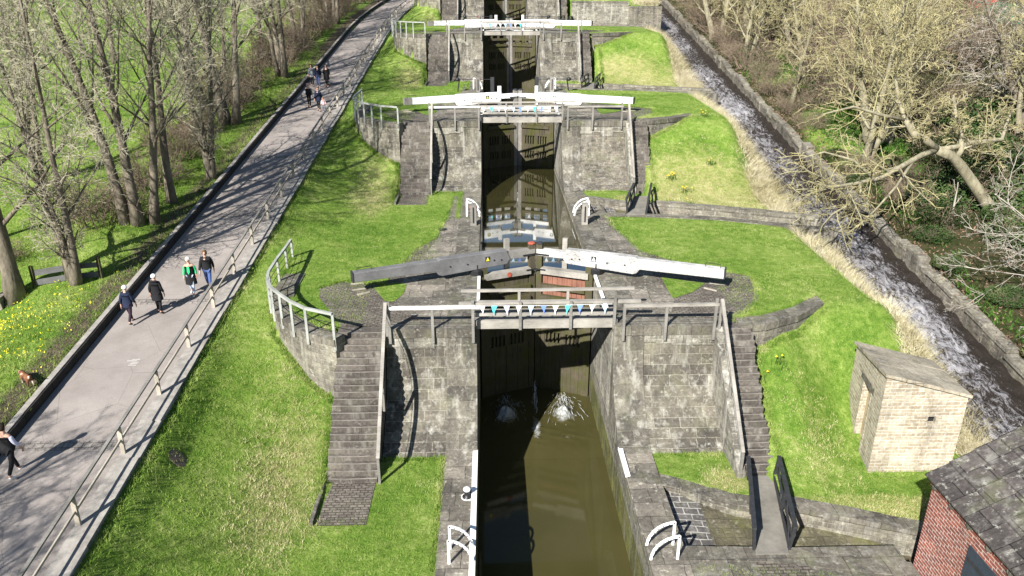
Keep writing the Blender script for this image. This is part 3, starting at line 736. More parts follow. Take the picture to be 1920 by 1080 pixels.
# ------------------------------------------------------------------ spillway channels on the right
for n in range(1, 5):
    z0 = L[n-1]; xe = 12.3 if n == 1 else 18.1
    t = thing('channel_wall', f'rough stone bank wall above the spillway channel {AT[n].replace("at", "below", 1)}', 'wall', (9, F[n]-6, z0-.9), 'spillway walls')
    xs = [4.62+(xe+ (1.2 if n == 1 else 0)-4.62)*k/16 for k in range(17)]
    m = MB(); mc = MB()
    for a, b in zip(xs, xs[1:]):
        fa, fb = F[n]+farE(a), F[n]+farE(b); rise = (.12 if a > 9.4 else .0)
        zt = z0+.02+rise; jz = rnd.uniform(-.03, .03)
        for q, za, zb, e, wd in ((m, -1.5, -.16, 0, .5), (mc, -.16, .03+jz, -.05+rnd.uniform(-.03,.03), .62)):
            vs = [(a, fa+e, zt+za), (b-.008, fb+e, zt+za), (b-.008, fb+e+wd, zt+za), (a, fa+e+wd, zt+za)]
            vs += [(x, y, c-za+zb) for x, y, c in vs]
            q.add(vs, [(3,2,1,0),(4,5,6,7),(0,1,5,4),(1,2,6,5),(2,3,7,6),(3,0,4,7)])
    m.build('wall_face', M['rubble_pale'], t); mc.build('coping', M['rubble_pale'] if n > 1 else M['coping'], t)
    # bed and near lip
    m = MB(); xs2 = [4.6+(xe-4.6)*k/20 for k in range(21)]; vs = []
    for x in xs2:
        d = -.28-.32*sstep(4.6, 9, x)-.2*sstep(9, 17, x)
        vs += [(x, F[n]+nearE(x)+.0, z0+d-.08), (x, F[n]+farE(x)+.1, z0+d+.12)]
    m.add(vs, [(2*i, 2*i+2, 2*i+3, 2*i+1) for i in range(20)]); m.mi = [0 if xs2[i] < 6.9 else 1 for i in range(20)]
    kind(m.build('channel_bed', [M['pitch'], M['bed']]), 'structure', 'pitched stone bed of the spillway channel')
    m = MB()
    for a, b in zip(xs2, xs2[1:]):
        fa, fb = F[n]+nearE(a), F[n]+nearE(b); jz = rnd.uniform(-.012, .012)
        vs = [(a, fa-.62, z0-1.), (b-.008, fb-.62, z0-1.), (b-.008, fb, z0-1.), (a, fa, z0-1.)]
        vs += [(x, y, z0+.05+jz) for x, y, _ in vs]
        m.add(vs, [(3,2,1,0),(4,5,6,7),(0,1,5,4),(1,2,6,5),(2,3,7,6),(3,0,4,7)])
    kind(m.build('channel_lip', M['coping']), 'structure', 'stone lip along the near edge of the spillway')
    # slab bridge and its black railings
    a0, a1 = (Vector((8.3, F[n]-7.95, z0+.09)), Vector((9.25, F[n]-4.1, z0+.09)))
    if n > 1: a0.x -= .2; a1.x -= .1
    d = (a1-a0); sx = Vector((.5, 0, 0))
    m = MB(); vs = [tuple(a0-sx+Vector((0,0,-.16))), tuple(a0+sx+Vector((0,0,-.16))), tuple(a1+sx*.8+Vector((0,0,-.16))), tuple(a1-sx*.8+Vector((0,0,-.16)))]
    vs += [(x, y, z+.16) for x, y, z in vs]
    m.add(vs, [(3,2,1,0),(4,5,6,7),(0,1,5,4),(1,2,6,5),(2,3,7,6),(3,0,4,7)])
    tag(m.build('slab_bridge', M['slabtop']), f'narrow grey slab bridge between black railings {AT[n].replace("at", "below", 1)}', 'slab bridge', 'slab bridges over the spillways')
    for s in (-1, 1):
        b0 = a0+sx*s*1.04+d*.06; b1 = a1+sx*s*.86-d*.03
        t = thing('black_railing', f'{("left", "", "right")[s+1]} black painted railing of the slab bridge {AT[n].replace("at", "below", 1)}', 'railing', b0, 'black railings on the slab bridges')
        up = Vector((0, 0, .8)); mdl = (b0+b1)/2; out = Vector((.1*s, 0, 0))
        m = MB(); m.bar(b0+up+out-d*.02, b1+up+out+d*.02, .13, .07); m.build('top_rail', M['blackpaint'], t)
        m = MB(); m.bar(b0+up*.52+out*.5, b1+up*.52+out*.5, .045, .12); m.build('middle_rail', M['blackpaint'], t)
        m = MB(); m.bar(b0+up*.08, b1+up*.08, .06, .1); m.build('bottom_rail', M['blackpaint'], t)
        for p in (b0, mdl, b1):
            m = MB(); m.bar(p-up*.15, p+up*.99+out, .09, .08, ref=(0,1,0)); m.build('post', M['blackpaint'], t)
        m = MB(); m.bar(b0+up*.1, mdl+up*.95+out, .035, .035); m.bar(mdl+up*.1, b1+up*.95+out, .035, .035); m.build('brace', M['blackpaint'], t)

# ------------------------------------------------------------------ lock gates
GATECOL = ['', ('blackbeam', 'worn'), ('white', 'white'), ('white', 'white'), ('white', 'white')]
def gate(n, s):
    lz = L[n]; zb = L[n-1]-3.0
    H = Vector((XL+.02 if s == 0 else XR-.02, F[n]+5.7, 0)); MT = Vector((1.93 if s == 0 else 2.07, F[n]+6.72, 0))
    d = (H-MT).normalized(); nrm = Vector((0, -1, 0)); nrm = (nrm - d*nrm.dot(d)).normalized()   # towards the lower water
    W_ = (H-MT).length; z = Vector((0, 0, 1))
    mat = M[GATECOL[n][s]]; sd_ = ('left', 'right')[s]
    look = {1: ('weathered black balance beam and yellow warning mark', 'scuffed white balance beam and warning mark')[s]}.get(n, 'bright white balance beam')
    t = thing('lock_gate', f'{sd_} lock gate leaf with {look}, {AT[n][3:]}', 'lock gate', (H.x, H.y, zb), 'lock gate leaves')
    def P(u, z_, o=0): return MT + d*u + nrm*o + z*z_
    m = MB(); m.bar(P(.13, zb), P(.13, lz+1.12), .27, .24, ref=nrm); m.build('mitre_post', M['gate'] if n == 1 else M['wood2'], t)
    m = MB(); m.lathe([(.17, 0), (.17, .04), (.12, .07)], tuple(P(.13, lz+1.12)), 10); m.build('post_cap', M['rust'] if n == 1 and s == 0 else M['blackpaint'], t)
    m = MB(); m.bar(P(W_-.18, zb), P(W_-.18, lz+.62), .34, .34, ref=nrm); m.build('heel_post', M['gate'], t)
    # boards with two rows of narrow sluice slots on the lower half
    m = MB()
    rows = [(zb, lz-3.7, 0), (lz-3.7, lz-3.15, 1), (lz-3.15, lz-2.65, 0), (lz-2.65, lz-2.05, 1), (lz-2.05, lz-1.45, 0)]
    n_b = 11; bw = (W_-.6)/n_b
    for z0, z1, slot in rows:
        for i in range(n_b):
            u0 = .28+i*bw; jit = rnd.uniform(-.012, .012)
            cut = .12 if slot and 1 <= i <= 9 and i != 5 else .006
            m.bar(P(u0+bw/2-cut/2, z0, .06+jit), P(u0+bw/2-cut/2, z1, .06+jit), bw-cut, .1, ref=nrm)
    m.build('boards', M['gate'], t)
    m = MB(); m.bar(P(.28, (zb+lz)/2-.4, -.1), P(W_-.3, (zb+lz)/2-.4, -.1), .1, lz-zb-1.5, ref=z); m.build('backing_boards', M['gate'], t)
    m = MB()
    for i in range(9 if n == 1 else 3):
        u0 = .3+i*(W_-.6)/(9 if n == 1 else 3); m.bar(P(u0+.12, lz-1.3, 0), P(u0+.12, lz-.12, 0), .22, .07, ref=nrm)
    m.build('upper_boards', M['gatered'] if n == 1 and s else M['gate'], t)
    for k, zz in enumerate((lz-1.4, lz-.85)):
        m = MB(); m.bar(P(.26, zz, .12), P(W_-.34, zz, .12), .26, .2, ref=z); m.build('cross_rail', M['gate'], t)
    m = MB(); m.bar(P(.26, lz-.1, .1), P(W_-.2, lz-.1, .1), .34, .27, ref=z); m.build('upper_rail', M['wood'] if n == 1 else M['white'], t)
    # balance beam: deep shoulder over the gate, slimmer tail
    g = M['wood'] if (n == 1) else mat
    m = MB(); m.bar(P(.02, lz+.74, 0), P(1.55, lz+.74, 0), .3, .3); m.build('top_rail', M['wood2'] if n == 1 and s == 0 else mat, t)
    E_ = 8.3
    prof = [(1.25, .62), (1.42, 1.03), (4.55, 1.05), (4.62, 1.0), (E_, .98), (E_, .57), (4.75, .52), (4.62, .33), (4.45, .27), (1.4, .38)]
    m = MB(); k = len(prof); vs = []
    for o in (-.19, .19): vs += [tuple(P(u, lz+zz, o)) for u, zz in prof]
    fs = [tuple(range(k)), tuple(reversed(range(k, 2*k)))] + [(k+i, k+(i+1) % k, (i+1) % k, i) for i in range(k)]
    if s == 1: fs = [tuple(reversed(f)) for f in fs]
    m.add(vs, fs); bm_ = m.build('balance_beam', mat, t)
    bv = bm_.modifiers.new('edge', 'BEVEL'); bv.width = .03; bv.segments = 2; bv.limit_method = 'ANGLE'
    m = MB(); m.bar(P(E_-.02, lz+.775, 0), P(E_+.035, lz+.775, 0), .4, .43)
    if n > 1 and s == 0: m.bar(P(E_-.5, lz+.775, 0), P(E_, lz+.775, 0), .392, .425)
    m.build('end_band', M['blackpaint'] if n == 1 or s else M['wood2'], bm_)
    for u in (1.7, 2.05, 3.3, 4.1):
        m = MB(); q = P(u, lz+.6+.1*(u % .7), .19); m.tube([q, q+nrm*.03], .035, 8); m.build('bolt', M['black'], bm_)
    m = MB(); m.tube([P(E_-.2, lz+.98, 0), P(E_-.2, lz+1.13, 0), P(E_-.82, lz+1.14, 0), P(E_-.82, lz+.98, 0)], .016, 6); m.build('handle', M['black'], bm_)
    c = P(2.35 if s == 0 else 2.7, lz+.75, .196); 
    m = MB(); m.bar(c-z*.12, c+z*.12, .22, .008, ref=nrm); st = m.build('warning_plate', M['blackpaint'], bm_)
    m = MB(); q = nrm*.008; m.add([tuple(c+q+d*.085-z*.085), tuple(c+q-d*.085-z*.085), tuple(c+q+z*.1)], [(0,1,2) if s else (1,0,2)]); m.build('triangle', M['yellow'] if s == 0 else M['white2'], st)
    # paddle posts
    m = MB(); u = 1.25; m.bar(P(u, lz-.1, -.26), P(u, lz+1.42, -.26), .23, .16, ref=nrm); m.build('paddle_post', M['wood'] if n == 1 else M['white'], t)
    m = MB(); m.bar(P(.0, lz+.66, .17), P(.62, lz+.66, .17), .03, .07); m.bar(P(.0, lz-.02, .29), P(.5, lz-.02, .29), .02, .06); m.build('strap', M['black'], t)
    if n == 1 and s == 0: 
        m = MB(); c2 = P(1.35, lz-.1, .275); m.tube([c2, c2+nrm*.03], .11, 14); m.build('red_disc', M['rust'], t)
    # collar at the heel
    m = MB(); m.lathe([(.3, 0), (.3, .22), (.2, .3), (.2, .5)], tuple(P(W_+.12, lz+.04, 0)), 10); m.build('collar', M['black'], t)
    return t
M['yellow'] = plain('warning_yellow', (.75,.65,.05), .5, .05)
for n in range(1, 5):
    gate(n, 0); gate(n, 1)

# ------------------------------------------------------------------ footbridges, railings
cloth = {k: plain('pennant_'+k, c, .8, .08) for k, c in {'white': (.82,.82,.8), 'teal': (.08,.55,.6), 'blue': (.16,.27,.75), 'pale': (.45,.68,.85), 'lilac': (.55,.55,.8)}.items()}
for n in range(1, 5):
    y = F[n]+.32; z = L[n]
    t = thing('footbridge', f'weathered wooden footbridge over the canal, {ORD[n]} of the row', 'footbridge', (2, y, z), 'wooden footbridges over the lock mouths')
    x0, x1 = XL-.15, XR+.15
    for k in range(3):
        m = MB(); m.box(x0, x1, y+.02+k*.29, y+.29+k*.29, z+.12+rnd.uniform(-.004,.004), z+.19); m.build('deck_plank', M['wood2'], t)
    m = MB(); m.box(x0, x1, y-.1, y+.0, z-.1, z+.24); m.build('front_beam', M['wood'], t)
    m = MB(); m.box(x0, x1, y+.92, y+1.02, z-.1, z+.24); m.build('back_beam', M['wood'], t)
    xp = [XL-.12, 1.05, 2.95, XR+.02]
    for i, x in enumerate(xp):
        m = MB(); m.bar((x, y-.15, z-.12), (x, y-.15, z+(1.02 if 0 < i < 3 else 1.12)), .1, .1, ref=(0,1,0)); m.build('front_post', M['wood2'], t)
        if 0 < i < 3:
            m = MB(); m.bar((x, y+1.07, z-.1), (x, y+1.07, z+1.02), .1, .1, ref=(0,1,0)); m.build('back_post', M['wood'], t)
    m = MB(); m.bar((XL-.65, y-.05, z+.93), (XR+1.0, y-.05, z+.97), .14, .1); m.build('front_handrail', M['wood'], t)
    m = MB(); m.bar((XL-.6, y+1.06, z+.99), (XR+.95, y+1.06, z+1.03), .13, .09); m.build('back_handrail', M['wood'], t)
    m = MB(); m.bar((x0+.1, y-.15, z+.52), (x1-.1, y-.15, z+.52), .06, .11); m.build('front_middle_rail', M['wood'], t)
    m = MB(); m.bar((x0+.1, y+1.07, z+.52), (x1-.1, y+1.07, z+.52), .06, .11); m.build('back_middle_rail', M['wood'], t)
    if n < 4:
        b = thing('bunting', f'string of white, teal and blue pennants hanging on the {ORD[n]} footbridge', 'bunting', (2, y-.12, z+.9), 'pennant strings on the footbridges')
        m = MB(); m.tube([(XL+.05, y-.215, z+.9), (2, y-.215, z+.885), (XR-.1, y-.215, z+.92)], .008, 4); m.build('cord', M['white2'], b)
        seq = ['white', 'teal', 'lilac', 'white', 'pale', 'blue', 'white', 'teal', 'blue', 'white', 'pale']
        for i, k in enumerate(seq):
            x = XL+.22+i*.458; a = rnd.uniform(-.04, .04); q = rnd.uniform(-.05, .05)
            m = MB(); m.add([(x-.12, y-.22, z+.9), (x+.12, y-.22, z+.9), (x+.03+a, y-.25+q, z+.68), (x+a, y-.23+q, z+.5), (x-.03+a, y-.25+q, z+.68)], [(4,2,1,0), (3,2,4)])
            m.build('pennant', cloth[k], b)
    # post-and-wire railings bolted to the wing faces
    for s in (0, 1):
        xs = ((-3.82, -2.22, -.72), (4.92, 6.5, 8.35))[s]
        r = thing('railing', f'white topped timber railing along the wall crest on the {("left", "right")[s]} {AT[n]}', 'railing', (xs[0], F[n]-.1, z), 'timber railings on the wall crests')
        for i, x in enumerate(xs):
            tall = .45 if (s == 0 and i == 0) or (s == 1 and i == 2) else 0
            m = MB(); m.bar((x, F[n]-.11, z-.5), (x, F[n]-.11, z+.92+tall*.6), .1, .09, ref=(0,1,0)); m.build('post', M['wood2'], r)
        m = MB(); m.bar((xs[0]-.02, F[n]-.1, z+.93), (xs[2]+.1, F[n]-.1, z+.95), .13, .1); m.build('top_rail', M['white'] if s == 0 else M['wood'], r)
        for h in (.28, .58):
            m = MB(); m.tube([(xs[0], F[n]-.11, z+h), (xs[2], F[n]-.11, z+h)], .009, 5); m.build('wire', M['black'], r)
        # sloping stair rail
        q = SQ[n]; x = (LSX[n][1]+.1) if s == 0 else (RSX[n][0]-.18)
        r = thing('stair_rail', f'sloping timber handrail beside the {("wide left", "narrow right")[s]} stairs {AT[n]}', 'handrail', (x, F[n]-q, L[n-1]), 'sloping stair handrails')
        A = Vector((x, F[n]-.1, z+1.15)); B = Vector((x, F[n]-q-.05, L[n-1]+1.0))
        m = MB(); m.bar(A, B, .12, .1); m.build('rail', M['wood'], r)
        m = MB(); m.tube([A-Vector((0,0,.5)), B-Vector((0,0,.45))], .009, 5); m.build('wire', M['black'], r)
        for k in (0., .5, 1.):
            p = A.lerp(B, k); m = MB(); m.bar(p-Vector((0,0,1.35)), p, .09, .09, ref=(0,1,0)); m.build('post', M['wood2'], r)
    # rail round the curved wall
    r = thing('curved_railing', f'pale metal railing on the curved wall {AT[n]}', 'railing', (-8.4, F[n]+2, z), 'railings on the curved walls')
    pp = [(-5.72,-.85),(-6.82,-.3),(-7.5,.35),(-8.1,1.1),(-8.6,1.8),(-8.95,2.6),(-9.15,3.5),(-9.22,5.1),(-9.22,6.5),(-9.25,7.7)]
    P3 = [Vector((a, F[n]+b, z)) for a, b in pp]
    for p in P3:
        m = MB(); m.bar(p-Vector((0,0,.38)), p+Vector((0,0,1.02)), .09, .09, ref=(0,1,0)); m.build('post', M['railmetal'], r)
    m = MB()
    for a, b in zip(P3, P3[1:]): m.bar(a+Vector((0,0,1.06)), b+Vector((0,0,1.06)), .11, .09)
    m.build('top_rail', M['railmetal'], r)
    for h in (.4, .7):
        m = MB(); m.tube([p+Vector((0,0,h)) for p in P3], .014, 5, mi=0); m.build('middle_rail', M['black'], r)
    # brick foothold rows where the beams swing
    if n < 3:
        for s in (0, 1):
            pts = [[(658,534),(682,532)],[(661,546),(687,542)],[(670,554),(694,549)]] if s == 0 else [[(1332,523),(1357,525)],[(1330,532),(1360,535)],[(1320,541),(1344,547)]]
            for a, b in pts:
                A = U(*a, L[1]); B = U(*b, L[1]); o_ = Vector((0, F[n]-F[1], z-L[1]))
                m = MB(); m.bar(A+o_+Vector((0,0,.03)), B+o_+Vector((0,0,.03)), .075, .06)
                tag(m.build('foothold', M['postrail']), f'pale raised foothold strip in the setts near the {("left", "right")[s]} beam end, {ORD[n]} lock', 'foothold', 'foothold strips by the beam ends')

# towpath fence
t = thing('towpath_fence', 'long two-rail timber fence between towpath and lawn', 'fence', (-11.3, 17, 2))
fy = [8.35+2.88*i for i in range(42)]
for y in fy:
    m = MB(); x = -11.32+bend(y); z = pathz(y); m.bar((x, y, z-.2), (x+.03, y-.03, z+.93), .13, .075, ref=(0,1,0)); m.jitter(.008, int(y*10)); m.build('post', M['postrail'], t)
for h, wd, ht, nm, mt in ((.95, .1, .06, 'top_rail', 'wood2'), (.5, .045, .08, 'middle_rail', 'postrail')):
    m = MB()
    for a, b in zip(fy, fy[1:]): m.bar((-11.3+bend(a), a, pathz(a)+h), (-11.3+bend(b), b, pathz(b)+h), wd, ht)
    m.build(nm, M[mt], t)

# ------------------------------------------------------------------ white hoops, paddle stands, bollard
def hoop(n, s):
    z = L[n] + .03; y = F[n+1]-8.05
    t = thing('ladder_handrail', f'curved white ladder handrail on the {("left", "right")[s]} lock edge, {("nearest", "second", "third")[n]} level', 'handrail', (XL-.4 if s == 0 else XR+.4, y, z), 'white ladder handrails')
    for k in (0, 1):
        yy_ = y+k*.62; xo, xi = ((-1.35, XL-.04), (5.42, XR+.04))[s]
        pts = [(xo, yy_, z-.05), (xo, yy_, z+.86)]
        for i in range(1, 8):
            a = i/7*math.pi/2; pts.append((xo+(xi-xo)*math.sin(a), yy_, z+.86*math.cos(a)-.02))
        m = MB()
        for a, b in zip(pts, pts[1:]):
            A = Vector(a); B = Vector(b); e = (B-A).normalized()*.012; m.bar(A-e, B+e, .075, .045, ref=(0,1,0))
        m.build('hoop', M['ironwhite'], t)
for n in range(3):
    hoop(n, 0); hoop(n, 1)
for n in (0,):
    for s, (ya, yb) in ((0, (F[1]-9.2, F[1]-2.3)), (1, (F[1]-4.0, F[1]-2.3))):
        m = MB(); m.box(*((XL-.16, XL+.02) if s == 0 else (XR-.02, XR+.14)), ya, yb, .03, .13)
        tag(m.build('edge_board', M['white2']), f'white painted edge board on the {("left", "right")[s]} coping of the nearest water', 'edge board')
p = U(876, 932, .05)
t = thing('bollard', 'small white-topped mooring bollard on the left coping', 'bollard', p)
m = MB(); m.lathe([(.17, 0), (.17, .03), (.1, .05), (.085, .2), (.1, .26)], tuple(p), 14); m.build('base', M['black'], t, True)
m = MB(); m.lathe([(.1, .26), (.125, .3), (.12, .35), (.06, .385), (.01, .39)], tuple(p), 14); m.build('cap', M['ironwhite'], t, True)
m = MB(); m.lathe([(.2, 0), (.2, .02), (.18, .02)], tuple(p), 16); m.build('ring', M['white2'], t)
for n in range(1, 4):
    for s in (0, 1):
        x = (-.95, 5.0)[s]; y = F[n+1]-9.6; z = L[n]
        t = thing('paddle_stand', f'{("grey", "pale")[s]} timber paddle stand on the {("left", "right")[s]} lock edge, {ORD[n]} footbridge level', 'paddle stand', (x, y, z), 'timber paddle stands')
        mt = M['wood2'] if s == 0 else M['wood']
        m = MB(); m.bar((x, y, z), (x, y, z+1.2), .32, .3, ref=(0,1,0)); m.build('post', mt, t)
        m = MB(); m.bar((x, y-.16, z+.2), (x, y-.16, z+1.05), .06, .05, ref=(0,1,0)); m.build('rack', M['black'], t)
        m = MB(); m.tube([(x-.2, y, z+1.0), (x+.2, y, z+1.0)], .11, 10); m.build('gear', M['rust'] if s == 0 else M['black'], t)
        if n >= 2:
            xx = (-2.6, 6.4)[s]
            t = thing('paddle_crank', f'black iron paddle crank with long rod on the {("left", "right")[s]}, {ORD[n]} footbridge level', 'crank', (xx, y+.4, z), 'black paddle cranks')
            m = MB(); m.bar((xx, y+.4, z), (xx+.15*(1-2*s), y+.4, z+.95), .1, .1, ref=(0,1,0)); m.build('stand', M['black'], t)
            m = MB(); m.lathe([(.05,-.14),(.17,-.1),(.19,0),(.17,.1),(.05,.14)], (xx, y+.4, z+.98), 10); m.build('gear_case', M['black'], t, True)
            m = MB(); m.tube([(xx, y+.4, z+.98), ((.2, 3.8)[s], y+.4, z+.98)], .025, 6); m.build('rod', M['black'], t)
            m = MB(); m.bar(((.2, 3.8)[s], y+.4, z-.3), ((.2, 3.8)[s], y+.4, z+1.15), .3, .22, ref=(0,1,0)); m.build('rack_post', M['blackpaint'], t)
M['rust2'] = plain('old_iron_cover', (.12,.095,.075), .8, .4)
# manhole and drain in the ground
for (x, y, z, r_, lab, mt) in ((-10.0, 20.45, None, .27, 'round rusty cover set in the left lawn', 'concrete'), (*U(830, 431, L[1]).xy, L[1]+.03, .24, 'small dark drain cover in the flagstones', 'black')):
    if z is None: z = terr(x, y)+.02
    m = MB(); m.lathe([(r_, -.05), (r_, .012), (r_*.82, .02), (.02, .02)], (x, y, z), 18); o = None
    if mt == 'concrete':   # lie along the slope of the lawn
        gx = (terr(x+.3, y)-terr(x-.3, y))/.6; gy = (terr(x, y+.3)-terr(x, y-.3))/.6
        m.v = [(a, b, c+gx*(a-x)+gy*(b-y)+.03) for a, b, c in m.v]
    tag(m.build('drain_cover', M['rust2'] if mt == 'concrete' else M[mt]), lab, 'drain cover')
# ------------------------------------------------------------------ stone shed
def polyY(m, poly, y0, y1, mi=0):        # XZ outline swept along Y
    n = len(poly); vs = [(x, y0, z) for x, z in poly] + [(x, y1, z) for x, z in poly]
    m.add(vs, [tuple(range(n)), tuple(reversed(range(n, 2*n)))] + [(n+i, n+(i+1) % n, (i+1) % n, i) for i in range(n)], mi)
def polyX(m, poly, x0, x1, mi=0):
    n = len(poly); vs = [(x0, y, z) for y, z in poly] + [(x1, y, z) for y, z in poly]
    m.add(vs, [tuple(reversed(range(n))), tuple(range(n, 2*n))] + [(i, (i+1) % n, n+(i+1) % n, n+i) for i in range(n)], mi)
sx0, sx1, sy0, sy1 = 13.08, 16.0, 21.75, 25.0
def shear(m):
    m.v = [(x + (y-sy0)*.17, y + (x-sx0)*.0, z) for x, y, z in m.v]; return m
def rz(x, y): return 3.82 - (x-sx0)*.275 - (y-sy0)*.13
shed = thing('stone_shed', 'small pale stone shed with a sloping slab roof and open doorway', 'shed', (14.5, 23.3, .2))
m = MB(); w_ = .34; zb = -.5
vx0, vx1, vz0, vz1 = 14.78, 15.06, 1.98, 2.26
for x0, x1, z0, z1 in ((sx0, vx0, zb, None), (vx1, sx1, zb, None), (vx0, vx1, zb, vz0), (vx0, vx1, vz1, None)):
    polyY(m, [(x0, z0), (x1, z0), (x1, z1 or rz(x1, sy0)-.02), (x0, z1 or rz(x0, sy0)-.02)], sy0, sy0+w_)
shear(m).build('front_wall', M['shed'], shed)
dy0, dy1, dz1 = sy0+1.0, sy0+2.05, 2.62
m = MB()
for y0, y1, z0, z1 in ((sy0+w_, dy0, zb, None), (dy1, sy1, zb, None), (dy0, dy1, dz1+.24, None)):
    polyX(m, [(y0, z0), (y1, z0), (y1, z1 or rz(sx0, y1)-.02), (y0, z1 or rz(sx0, y0)-.02)], sx0, sx0+w_)
shear(m).build('side_wall', M['shed'], shed)
m = MB(); polyX(m, [(sy0+w_, zb), (sy1, zb), (sy1, rz(sx1, sy1)-.02), (sy0+w_, rz(sx1, sy0+w_)-.02)], sx1-w_, sx1)
polyY(m, [(sx0+w_, zb), (sx1-w_, zb), (sx1-w_, rz(sx1-w_, sy1)-.02), (sx0+w_, rz(sx0+w_, sy1)-.02)], sy1-w_, sy1)
shear(m).build('back_wall', M['shed'], shed)
m = MB(); m.box(sx0-.02, sx0+w_+.02, dy0-.18, dy1+.18, dz1, dz1+.24); shear(m).build('lintel', M['coping'], shed)
m = MB(); m.box(sx0-.015, sx0+.3, dy0, dy0+.14, zb, dz1); m.box(sx0-.015, sx0+.3, dy1-.14, dy1, zb, dz1); shear(m).build('door_jamb', M['shed'], shed)
m = MB(); m.bar((sx0+.25, dy1-.45, .25), (sx0+.25, dy1-.42, dz1-.05), .62, .05, ref=(1,0,0)); shear(m).build('door', M['plank'] if 'plank' in M else timber('door_boards', (.5,.4,.25), (.2,.15,.09), .4, (2,2,.6)), shed)
m = MB()
NX, NY = 3, 3; ov = .1
for j in range(NY):
    for i in range(NX):
        xa = sx0-ov+(sx1-sx0+2*ov)*i/NX; xb = sx0-ov+(sx1-sx0+2*ov)*(i+1)/NX-.012
        ya = sy0-ov+(sy1-sy0+2*ov)*j/NY; yb = sy0-ov+(sy1-sy0+2*ov)*(j+1)/NY-.012; e = rnd.uniform(-.012, .015)
        vs = [(x, y, rz(x, y)+q) for q in (0, .11+e) for x, y in ((xa, ya), (xb, ya), (xb, yb), (xa, yb))]
        m.add(vs, [(3,2,1,0),(4,5,6,7),(0,1,5,4),(1,2,6,5),(2,3,7,6),(3,0,4,7)])
shear(m).build('roof', M['shedroof'], shed)
m = MB(); m.box(vx0-.02, vx1+.02, sy0+.16, sy0+.2, vz0-.02, vz1+.02); shear(m).build('vent_dark_panel', M['black'], shed)  # black panel set in the vent opening paints the darkness of the interior

# ------------------------------------------------------------------ red brick building
bx0, by1 = 12.32, 17.25
bld = thing('brick_building', 'red brick building with a heavy stone slate roof', 'building', (15, 12, 0))
m = MB(); m.box(bx0, 17.0, 3.0, by1, -1.6, 3.02); m.build('wall', M['brick'], bld)
m = MB(); m.box(bx0-.06, bx0+.02, 3.0, by1+.03, 2.86, 3.0); m.build('eaves_course', M['brick'], bld)
y = by1-.2; m = MB()
while y > 3.2:
    m.tube([(bx0-.1, y, 2.93), (bx0+.05, y, 2.93)], .1, 10); y -= .82
m.build('corbel', M['coping'], bld)
sl_ = .66
def roofz(x): return 3.08 + (x-bx0+.2)*sl_
m = MB(); x = bx0-.22; r_ = 0
while x < 15.8:
    y = by1+.12; x1 = x+.6+.05
    first = True
    while y > 2.8:
        wd = rnd.uniform(.6, 1.0) if not (first and r_ % 2) else .5
        y2 = y-wd; e = rnd.uniform(0, .018); first = False
        za, zb_ = roofz(x)+.075, roofz(x1)+.02
        vs = [(x, y, za-.05+e), (x1, y, zb_-.05), (x1, y2+.008, zb_-.05), (x, y2+.008, za-.05+e)]; vs += [(a, b, c+.05) for a, b, c in vs]
        m.add(vs, [(0,1,2,3),(7,6,5,4),(4,5,1,0),(5,6,2,1),(6,7,3,2),(7,4,0,3)]); y = y2
    x += .6; r_ += 1
m.build('roof', M['slate'], bld)
m = MB(); polyY(m, [(bx0-.05, 2.9), (15.9, roofz(15.9)-.06), (17.2, 2.9)], 3.05, by1-.02); m.build('gable', M['brick'], bld)
m = MB(); vs = [(15.85, by1+.1, roofz(15.85)+.05), (17.3, by1+.1, roofz(15.85)-1.1), (17.3, 2.8, roofz(15.85)-1.1), (15.85, 2.8, roofz(15.85)+.05)]; vs += [(a, b, c-.08) for a, b, c in vs]
m.add(vs, [(0,1,2,3),(7,6,5,4),(4,5,1,0),(5,6,2,1),(6,7,3,2),(7,4,0,3)]); m.build('back_roof', M['slate'], bld)
m = MB(); m.box(bx0-.035, bx0+.02, 13.55, 15.3, -.3, 2.42); sh_ = m.build('shutter', plain('blue_grey_shutter', (.035,.045,.06), .5, .2), bld)
for z_ in (.3, 2.0):
    m = MB(); m.box(bx0-.05, bx0-.03, 13.62, 15.23, z_, z_+.1); m.build('shutter_bar', M['blackpaint'], sh_)

# ------------------------------------------------------------------ broken fence and wall stub under the left trees
t = thing('broken_fence', 'dark broken plank fence between two left tree trunks', 'fence', (-18.3, 29.6, 3.8))
a0 = Vector((-19.0, 29.6, terr(-19.0, 29.6)-.1)); a1 = Vector((-16.5, 30.4, terr(-16.5, 30.4)-.1))
m = MB()
for q, off in ((.3, 0), (.72, .02)):
    m.bar(a0+Vector((0,0,q)), a0.lerp(a1, .48)+Vector((0,0,q+.04)), .05, .24); m.bar(a0.lerp(a1, .5)+Vector((0,0,q+.06)), a1+Vector((0,0,q-.02)), .05, .22)
m.build('plank', M['blackbeam'], t)
for k in (.02, .49, .97):
    p = a0.lerp(a1, k); m = MB(); m.bar(p-Vector((0,0,.2)), p+Vector((.02,0,1.05)), .12, .12, ref=(0,1,0)); m.build('post', M['gate'], t)
t = thing('wall_stub', 'rough end of a dark dry stone wall at the far left below the trees', 'wall', (-20.6, 28.6, 3.6))
m = MB()
for k in range(46):
    x = -22.6+k % 12*.25+rnd.uniform(-.05, .05); q = k//12; y = 28.75+rnd.uniform(-.05, .05); z = terr(-20.5, 28.5)-.1+q*.24
    a = rnd.uniform(.1, .15); m.box(x-.13, x+.12, y-.28, y+.28, z, z+.23+rnd.uniform(-.03, .03))
m.jitter(.025, 3); m.build('stones', M['rubble_pale'], t)

